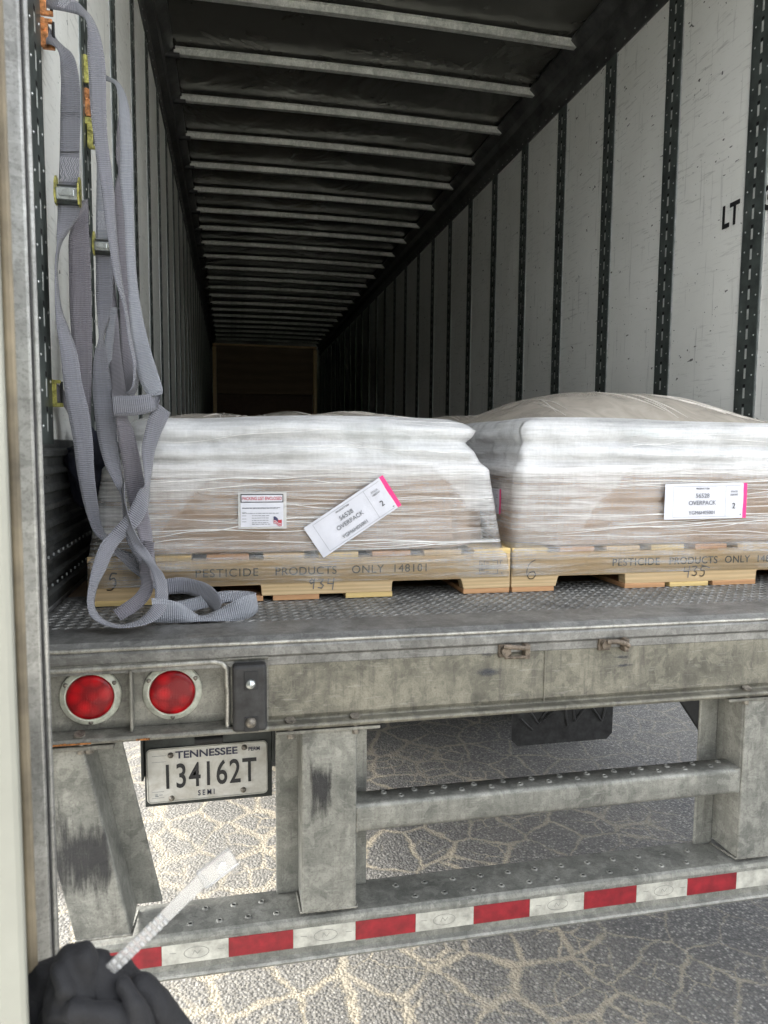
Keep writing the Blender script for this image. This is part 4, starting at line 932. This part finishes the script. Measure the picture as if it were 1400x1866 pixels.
def fitting(x, y, Y, parent, m__, h=.062, ring=True):
    c = at(x, y, Y); m_ = MB(); hw = .011; m_.box(c.x-hw*.6, c.x+hw, c.y-.006, c.y+.004, c.z-h/2, c.z+h/2)
    m_.box(c.x-hw*1.5, c.x+hw*.4, c.y-.008, c.y-.002, c.z+h*.28, c.z+h*.52); m_.box(c.x-hw*.2, c.x+hw*2.3, c.y-.007, c.y+.003, c.z-h/2-.005, c.z-h/2+.005)
    m_.box(c.x-hw*.2, c.x+hw*1.9, c.y-.007, c.y+.003, c.z+h*.36, c.z+h*.5)
    m_.cyl((c.x+.002, c.y-.006, c.z+.008), (0,-1,0), .0045, .004, 12)
    o = obj('wall_fitting', m_, m__, parent, .0015)
    if ring:
        m_ = MB(); m_.tube([(c.x+hw*2.0, c.y, c.z-h/2), (c.x+hw*2.0, c.y, c.z+h/2-.004)], .0035, 8); obj('pin', m_, M_black, o)
    return c
def buckle(x0_, x1_, y0_, y1_, Y, parent):
    a = at(x0_, y0_, Y); b_ = at(x1_, y1_, Y); xa, xb = a.x, b_.x; z1_, z0_ = a.z, b_.z; h_ = z1_-z0_
    m_ = MB(); m_.prism([(Y-.012, z0_+h_*.12), (Y-.024, z0_+h_*.2), (Y-.026, z0_+h_*.78), (Y-.016, z0_+h_*.92), (Y-.004, z0_+h_*.9), (Y-.004, z0_+h_*.12)], xa+.004, xb-.004); o = obj('cam_buckle', m_, M_zinc, parent, .002, 3)
    m_ = MB(); m_.box(xa+.010, xb-.010, Y-.0285, Y-.026, z0_+h_*.34, z0_+h_*.68); obj('lever_pad', m_, M_zinc, o, .001)
    for x in (xa-.001, xb-.003):
        m_ = MB(); m_.prism([(Y-.022, z0_-.002), (Y-.030, z0_+h_*.4), (Y-.026, z1_+.004), (Y-.012, z1_+.022), (Y+.004, z1_+.018), (Y+.008, z0_+h_*.3), (Y-.004, z0_-.004)], x, x+.004); obj('side_plate', m_, M_yellow, o, .001)
    for yy_, zz_ in ((Y-.010, z0_+.002), (Y-.008, z1_-.001)):
        m_ = MB(); m_.tube([(xa, yy_, zz_), (xb, yy_, zz_)], .0045, 12); obj('roller', m_, M_dark, o)
GRP = 'load straps hanging on the left wall'
def strap(label, x, y, Y):
    c = at(x, y, Y); return thing('cargo_strap', label, 'strap', c, GRP)
# strap A: orange fitting, buckle, long hanging webbing
SA_ = strap('grey strap from the topmost orange fitting, carrying the upper silver buckle', 80, 60, .42)
fitting(79, 60, .415, SA_, M_orange)
ribbon([(84,42, 84,80, .415,1), (94,55, 90,80, .41,1), (104,72, 102,86, .40,1), (116,84, 108,98, .40,1), (130,96, 110,112, .40,.6), (139,115, 110,130, .40,.4), (145,150, 111,150, .39,.2), (147,200, 110,200, .385,0), (146,240, 110,240, .38,0), (145,278, 109,278, .375,0), (144,310, 108,310, .372,0), (143,338, 107,338, .37,0)], SA_, k=8)
ribbon([(145,205, 110,205, .381,0), (144.5,276, 109,276, .371,0)], SA_, k=4, name='webbing_fold')
stitches(frame(at(110,330,.368)+Vector((0,-.002,0)), (1,0,0), (0,0,1)), .045, .055, SA_)
buckle(103, 148, 340, 376, .365, SA_)
ribbon([(146,372, 105,372, .362,0), (145,388, 105,388, .36,.2), (137,405, 104,408, .36,.5), (124,424, 103.5,430, .36,.8), (113,442, 103.5,450, .36,1), (107,465, 101,470, .36,1), (105,500, 100,500, .355,1), (112,560, 101,560, .35,1), (126,600, 104,600, .345,1), (141,645, 110,640, .34,.7), (150,700, 116,700, .335,.3), (161,745, 123,748, .325,0), (169,800, 133,802, .32,0),
        (172,860, 141,862, .315,0), (179,920, 153,920, .31,0), (187,962, 170,968, .305,.5), (200,980, 193,990, .30,1), (214,998, 205,1006, .295,1), (245,1012, 224,1024, .29,.7), (262,1030, 240,1040, .285,.7), (276,1050, 262,1056, .28,.8)], SA_)
ribbon([(160,362, 150,366, .385,1), (161,380, 138,395, .388,.5), (162,420, 126,430, .39,0), (165,480, 125.5,480, .392,0), (167,560, 127,560, .395,0), (168,640, 132,640, .395,0), (167,700, 136,700, .395,0), (166,760, 140,760, .39,0), (168,820, 150,830, .385,0)], SA_, M_web2)
# strap B: from the top fitting
SB_ = strap('long grey strap draped from the fitting at the top edge of the photo', 76, 6, .42)
fitting(75, -2, .415, SB_, M_orange)
ribbon([(86,-26, 84,13, .415,0), (100,-16, 92,16, .405,0), (122,-8, 116,20, .395,.2), (140,2, 138,25, .385,.4), (154,16, 152,31, .37,.8), (168,32, 158,40, .36,.9), (180,58, 160,62, .35,.6), (188,90, 159,90, .345,.3), (193,130, 161,130, .34,.2), (194,200, 165,200, .335,.2), (196,250, 171,250, .33,.4), (202,300, 178,300, .33,.5), (208,350, 186,350, .33,.6), (211,400, 192,402, .33,.7), (215,450, 200,452, .33,.8), (221,500, 208,502, .335,1),
        (231,560, 225,560, .34,1), (241,620, 234,622, .345,1), (250,664, 243,668, .35,1), (252,700, 240,706, .35,1), (244,722, 226,716, .35,.8)], SB_)
stitches(frame(at(106,12,.395)+Vector((0,-.003,0)), (1,0,-.25), (.25,0,1)), .036, .026, SB_, 4)
ribbon([(205,723, 208,757, .30,0), (222,721, 226,758, .295,0), (245,721, 250,757, .29,0), (270,718, 274,751, .29,.3), (288,714, 286,744, .30,.8), (296,708, 291,728, .31,1)], SB_)
# strap C: behind, pale, with its own fitting
SC_ = strap('pale strap sweeping down to a wide fold, from the upper yellow fitting', 156, 125, .93)
fitting(155, 125, .93, SC_, M_yellow, .075)
ribbon([(166,118, 166,134, .93,1), (182,128, 180,142, .88,1), (197,139, 197,148, .80,1), (214,148, 208,152, .72,1), (226,165, 214,166, .66,.8), (234,190, 216,192, .60,.4), (239,225, 217,228, .56,.3), (242,270, 219,270, .52,.3), (243,330, 219,330, .49,.3), (244,390, 226,390, .47,.5), (246,450, 229,450, .45,.5), (249,500, 232,500, .43,.5), (255,550, 235,552, .42,.3), (265,600, 239,604, .40,.2), (277,645, 246,652, .37,0), (288,680, 254,692, .34,0), (296,706, 268,718, .32,.3), (296,718, 282,722, .30,.6)], SC_, M_web3)
ribbon([(225,170, 221,172, .70,1), (222,230, 214,235, .68,1), (219,280, 212,285, .66,1), (226,300, 216,312, .64,1), (229,340, 209,345, .62,.5), (232,400, 212,400, .6,.5), (236,460, 214,460, .58,.3), (238,520, 216,520, .56,.3), (240,600, 219,600, .54,.3), (244,660, 222,670, .5,.2), (250,690, 224,716, .45,.2), (246,715, 226,726, .4,.6)], SC_, M_web2)
ribbon([(311,752, 286,733, .295,0), (302,772, 272,757, .29,0), (293,792, 264,786, .285,.2), (283,822, 258,818, .28,.3), (277,858, 262,856, .275,.6), (273,886, 264,884, .27,1), (272,908, 254,892, .262,.9), (268,930, 244,912, .255,.4), (256,952, 232,936, .25,.2), (240,970, 218,952, .245,.2), (222,985, 200,972, .24,.3), (206,1008, 182,994, .215,.4), (192,1040, 168,1034, .175,.5),
        (178,1068, 161,1072, .14,.8), (172,1100, 159,1098, .11,1), (180,1120, 165,1122, .095,1), (197,1133, 186,1137, .085,1), (222,1138, 216,1144, .075,1), (250,1130, 256,1140, .085,1), (272,1112, 288,1128, .11,.5), (282,1090, 304,1106, .14,.2), (281,1060, 306,1078, .175,.2), (272,1035, 300,1050, .20,.3), (256,1015, 284,1028, .215,.2), (240,995, 270,1004, .235,.1), (229,965, 254,985, .24,.4), (224,935, 240,955, .25,.6), (223,905, 228,915, .26,1), (224,880, 227,880, .27,1)], SC_)
# strap D: second buckle
SD_ = strap('strap from the middle orange fitting of the second post, with the lower silver buckle', 158, 185, .93)
fitting(158, 186, .93, SD_, M_orange, .075)
ribbon([(166,170, 166,190, .93,1), (180,200, 176,214, .85,1), (192,240, 172,244, .70,.4), (200,300, 176,300, .60,0), (202,340, 176,340, .55,0), (203,400, 175,400, .50,0), (204,436, 175,436, .47,0)], SD_, M_web3)
stitches(frame(at(179,418,.485)+Vector((0,-.002,0)), (1,0,0), (0,0,1)), .035, .045, SD_, 9)
buckle(172, 206, 440, 466, .46, SD_)
ribbon([(206,462, 174,462, .455,0), (206,500, 175,500, .45,.2), (205,540, 175,540, .44,.2), (200,580, 178,582, .43,.6), (190,612, 180,616, .42,1), (194,640, 172,646, .41,.6), (200,680, 169,680, .40,.3), (205,715, 169,715, .385,0), (210,750, 172,750, .36,0), (214,800, 179,802, .34,0), (219,840, 191,846, .32,.2), (224,870, 208,880, .30,.7), (226,890, 221,905, .29,1), (232,930, 224,935, .28,1), (246,968, 228,975, .27,.6), (266,1000, 243,1010, .26,.3), (286,1030, 262,1040, .25,.2)], SD_)
ribbon([(214,560, 196,560, .47,.5), (208,610, 192,612, .46,.5), (204,660, 188,660, .45,.5), (206,710, 190,712, .44,.5), (206,745, 196,745, .43,.5)], SD_, M_web3)
# strap E: runs down the middle to the coil on the deck
SE_ = strap('strap from the lowest yellow fitting of the second post, ending coiled on the deck', 163, 243, .93)
fitting(163, 242, .93, SE_, M_yellow, .085)
ribbon([(170,232, 170,262, .93,1), (178,250, 174,268, .9,1), (188,300, 178,306, .8,.8), (196,380, 178,380, .7,.4), (206,470, 190,470, .62,.4), (214,560, 198,560, .55,.4), (220,640, 200,642, .48,.2), (228,700, 202,705, .40,.2), (232,757, 211,757, .325,.6), (241,778, 213,785, .315,.2), (248,802, 216,808, .31,0), (257,845, 224,850, .305,0), (265,890, 230,895, .30,0), (270,930, 240,935, .295,.2), (276,965, 250,968, .29,.5), (280,1000, 262,1003, .28,.8), (284,1030, 268,1034, .27,.8), (288,1055, 276,1062, .25,.8)], SE_, M_web2)
# coil on the deck (upright turns resting on their edge)
def coil(P, parent, m__=None, k=10):
    # (x, y, lift of lower edge, lean x, lean y)
    S = cr([tuple(float(q) for q in p_) for p_ in P], k); m_ = MB(); uv = []; vs = []; l_ = 0; n_ = len(S); C = 5
    for i in range(n_):
        s = S[i]; lo = Vector((s[0], s[1], ZF+.0065+max(0, s[2]))); lx, ly = s[3], s[4]; lz = math.sqrt(max(.0, 1-lx*lx-ly*ly)); hi_ = lo+Vector((lx, ly, lz))*WB
        a = S[max(i-1,0)]; c = S[min(i+1,n_-1)]; t = Vector((c[0]-a[0], c[1]-a[1], c[2]-a[2])); 
        if i: l_ += Vector((s[0]-S[i-1][0], s[1]-S[i-1][1])).length
        nn_ = t.cross(hi_-lo).normalized()
        for sg in (1, -1):
            for c_ in range(C): vs.append(lo.lerp(hi_, c_/(C-1))+nn_*.0008*sg); uv.append((c_/(C-1), l_))
    fs = []
    for i in range(n_-1):
        for c_ in range(C-1):
            a = i*2*C+c_; fs.append((a, a+1, a+2*C+1, a+2*C)); a += C; fs.append((a+1, a, a+2*C, a+2*C+1))
        a = i*2*C; fs.append((a, a+2*C, a+3*C, a+C)); fs.append((a+C-1, a+2*C-1, a+4*C-1, a+3*C-1))
    m_.add(vs, fs, 0, True); m_.uv = uv; m_.nonormal = True; return obj('coiled_webbing', m_, m__ or M_web, parent)
def fy(x, y):
    d = RR*((x-700)/FP)+RD*((y-933)/FP)+RF; return CP.y+d.y*((ZF+.005-CP.z)/d.z)
ribbon([(268,1046, 280,1072, .27,.5), (294,1055, 298,1083, .285,.3), (325,1052, 326,1082, .29,.2), (350,1055, 346,1084, .28,.2), (378,1064, 370,1096, .25,.2), (396,1080, 388,1114, .215,.2), (404,1098, 394,1125, .185,.4), (396,1112, 382,1130, .165,.6), (376,1122, 368,1133, .155,1)], SE_, M_web, name='coiled_webbing')
ribbon([(276,1090, 280,1134, .13,0), (300,1092, 303,1135, .14,0), (325,1098, 324,1135, .145,.3), (348,1112, 345,1134, .15,.8), (368,1122, 370,1132, .155,1), (400,1110, 405,1132, .16,.7), (430,1093, 438,1131, .165,.3), (452,1084, 460,1123, .18,.1), (465,1081, 470,1113, .20,.4), (462,1079, 467,1101, .225,.8), (440,1077, 446,1096, .245,.8), (412,1077, 416,1097, .25,.8), (382,1082, 386,1105, .245,.8), (352,1090, 356,1112, .235,.8), (325,1096, 328,1117, .22,.8), (298,1100, 300,1122, .20,.8)], SE_, M_web3, name='coiled_webbing')
ribbon([(262,985, 282,988, .262,.2), (256,1018, 276,1022, .25,.3), (254,1044, 274,1044, .235,.3), (257,1066, 279,1072, .20,.4), (246,1084, 268,1096, .175,.4), (228,1098, 246,1116, .15,.5), (206,1112, 220,1130, .135,.7)], SE_, M_web2)
# short strap F
SF_ = strap('short grey strap end on the lone yellow fitting low on the first post', 97, 715, .40)
fitting(95, 715, .400, SF_, M_yellow, .060)
ribbon([(103,700, 103,736, .400,0), (112,705, 110,738, .41,.2), (122,724, 118,742, .43,.8), (132,750, 126,760, .45,1), (140,790, 134,800, .47,1)], SF_, M_web2)

# dark navy cloth wedged beside the load
m_ = MB()
def cl(u, v):
    a = 2*pi*u; c = Vector((.066, .56, 1.555)); b_ = pi*(v-.5)
    d = Vector((cos(a)*cos(b_)*.062, sin(a)*cos(b_)*.09, sin(b_)*.098)); nz = noise.noise(d*22)+.6*abs(noise.noise(d*48))
    return c+d*(1+.28*nz)
m_.grid(cl, 64, 40, closeu=True)
tag(obj('cloth', m_, simple('navy cloth', (.012,.014,.028), .75, var=.3, bmp=.4)), 'dark navy cloth bundle wedged between left wall and wrapped load', 'cloth')

# ------------------------------------------------------------------ black fabric bundle and seal, near the camera
def remesh_blob(name, tubes, m__, voxel=.0017, disp=.003, sc=55):
    m_ = MB()
    for pts, rs in tubes:
        m_.tube(pts, rs, 14)
        for e, r_ in ((pts[0], rs[0]), (pts[-1], rs[-1])): m_.lathe(Vector(e)-Vector((0,0,r_*.99)), (0,0,1), [(r_*.05,0),(r_*.6,r_*.2),(r_*.92,r_*.6),(r_,r_),(r_*.92,r_*1.4),(r_*.6,r_*1.8),(r_*.05,r_*1.99)], 14)
    o = obj(name, m_, m__)
    r = o.modifiers.new('r', 'REMESH'); r.mode = 'VOXEL'; r.voxel_size = voxel; r.use_smooth_shade = True
    s = o.modifiers.new('s', 'SMOOTH'); s.iterations = 6; s.factor = .5
    dg = bpy.context.evaluated_depsgraph_get(); me = bpy.data.meshes.new_from_object(o.evaluated_get(dg)); o.modifiers.clear(); o.data = me
    me.vertices.foreach_get
    vn = [v.normal.copy() for v in me.vertices]
    for v, nn_ in zip(me.vertices, vn):
        c = v.co; f = noise.noise(c*sc)*.6+.5*(1-2*abs(noise.noise(Vector((c.x*sc*.9+c.z*sc*.5, c.y*sc*.6, c.z*sc*.35)))))
        rg = (1-2*abs(noise.noise(Vector((c.x*70+c.z*25, c.y*45, c.z*22-c.x*25)))))
        v.co = c+nn_*disp*(.5*f+.6*rg)
    for p_ in me.polygons: p_.use_smooth = True
    return o
FY = -1.0
def F(x, y, dy=0): return at(x, y, FY+dy)
px = .5/FP*1.0   # metres per photo pixel at this distance
q, n, p = mat('black fleece'); M_fleece = q
co = coords(n); a = noi(n, co, 600, 3, .6); L(n, mix(n, a, (.004,.004,.005), (.013,.013,.015)), p.inputs['Base Color']); p.inputs['Roughness'].default_value = .7; p.inputs['Specular IOR Level'].default_value = .35; p.inputs['Sheen Weight'].default_value = .04; p.inputs['Sheen Roughness'].default_value = .5
bump(n, p, mth(n, 'ADD', a, noi(n, co, 140, 4)), .5, .0012)
def tb(P, rs): return ([F(*p_) for p_ in P], [r_*px for r_ in rs])
tubes = [tb([(88,1785,.0),(72,1830,.0),(50,1900,.0),(20,1990,.0)], [30,40,50,60]),
         tb([(140,1754,-.012),(132,1810,-.016),(120,1880,-.012),(110,1990,-.01)], [30,40,46,56]),
         tb([(165,1768,-.006),(195,1815,-.010),(215,1870,-.006),(235,1990,-.0)], [30,34,40,60]),
         tb([(215,1775,.006),(250,1820,.004),(290,1880,.004),(320,1990,.004)], [26,36,44,60]),
         tb([(255,1800,-.010),(292,1850,-.012),(322,1910,-.010),(340,1990,-.008)], [20,26,32,44]),
         tb([(100,1850,-.030),(150,1838,-.034),(205,1856,-.030),(262,1915,-.022)], [13,17,19,22]),
         tb([(70,1900,-.030),(130,1880,-.034),(190,1905,-.030),(230,1960,-.022)], [15,19,22,26]),
         tb([(110,1770,-.022),(118,1800,-.028),(100,1850,-.026)], [9,14,12]),
         tb([(225,1790,-.018),(245,1830,-.026),(262,1890,-.028)], [9,13,15]),
         tb([(130,1790,.01),(190,1800,.012),(240,1820,.012)], [40,46,40])]
fab = remesh_blob('fabric_bundle', tubes, M_fleece, disp=.0050, sc=52)
tag(fab, 'crumpled black fabric in the bottom left corner, gripping the clear plastic seal', 'black fabric')
tubes = [tb([(-30,1862,.02),(10,1852,.02),(48,1850,.02)], [26,30,26]), tb([(-30,1900,.02),(40,1900,.02)], [40,40])]
pc = remesh_blob('cloth', tubes, simple('pale grey cloth', (.50,.49,.46), .8), disp=.001, sc=30)
tag(pc, 'pale grey cloth scrap at the very bottom left corner of the photo', 'cloth')
# the seal
SL = thing('plastic_seal', 'translucent ribbed plastic seal sticking up from the black fabric', 'seal', F(200,1768))
A = F(200,1768,-.012); B = F(300,1672,-.004); C_ = F(374,1598,.004); D_ = F(426,1560,.010)
ax = (B-A).normalized(); pr_ = Vector((0,-1,0)); pr_ = (pr_-ax*pr_.dot(ax)).normalized(); sd_ = ax.cross(pr_)
def slab(P, Q, w0, w1, t, name, par=SL, bev=.0006):
    m_ = MB(); a_ = (Q-P).normalized(); s_ = a_.cross(pr_).normalized(); n2 = s_.cross(a_)
    m_.hexa([P-s_*w0-n2*t, P+s_*w0-n2*t, P+s_*w0+n2*t, P-s_*w0+n2*t], [Q-s_*w1-n2*t, Q+s_*w1-n2*t, Q+s_*w1+n2*t, Q-s_*w1+n2*t]); return obj(name, m_, M_clear, par, bev)
slab(A, B, 12*px, 12*px, .0009, 'stem'); slab(B, C_, 12*px, 14*px, .0009, 'strip'); slab(C_-ax*.004, D_, 18*px, 19*px, .0026, 'head', bev=.0008)
m_ = MB()
for k in range(9):
    c = A.lerp(B, .12+k*.105); s_ = ax.cross(pr_).normalized(); m_.tube([c-s_*11*px, c-s_*3*px], .0016, 8); m_.tube([c+s_*2*px, c+s_*11*px], .0016, 8)
q, n, p = mat('frosted plastic'); p.inputs['Base Color'].default_value = (.5,.5,.49,1); p.inputs['Roughness'].default_value = .25; p.inputs['Transmission Weight'].default_value = .4
obj('ribs', m_, q, SL)
m_ = MB(); c = C_.lerp(D_, .55)+pr_*.004; m_.cyl(c, pr_, .0045, .002, 16); obj('lock_button', m_, M_clear, SL)
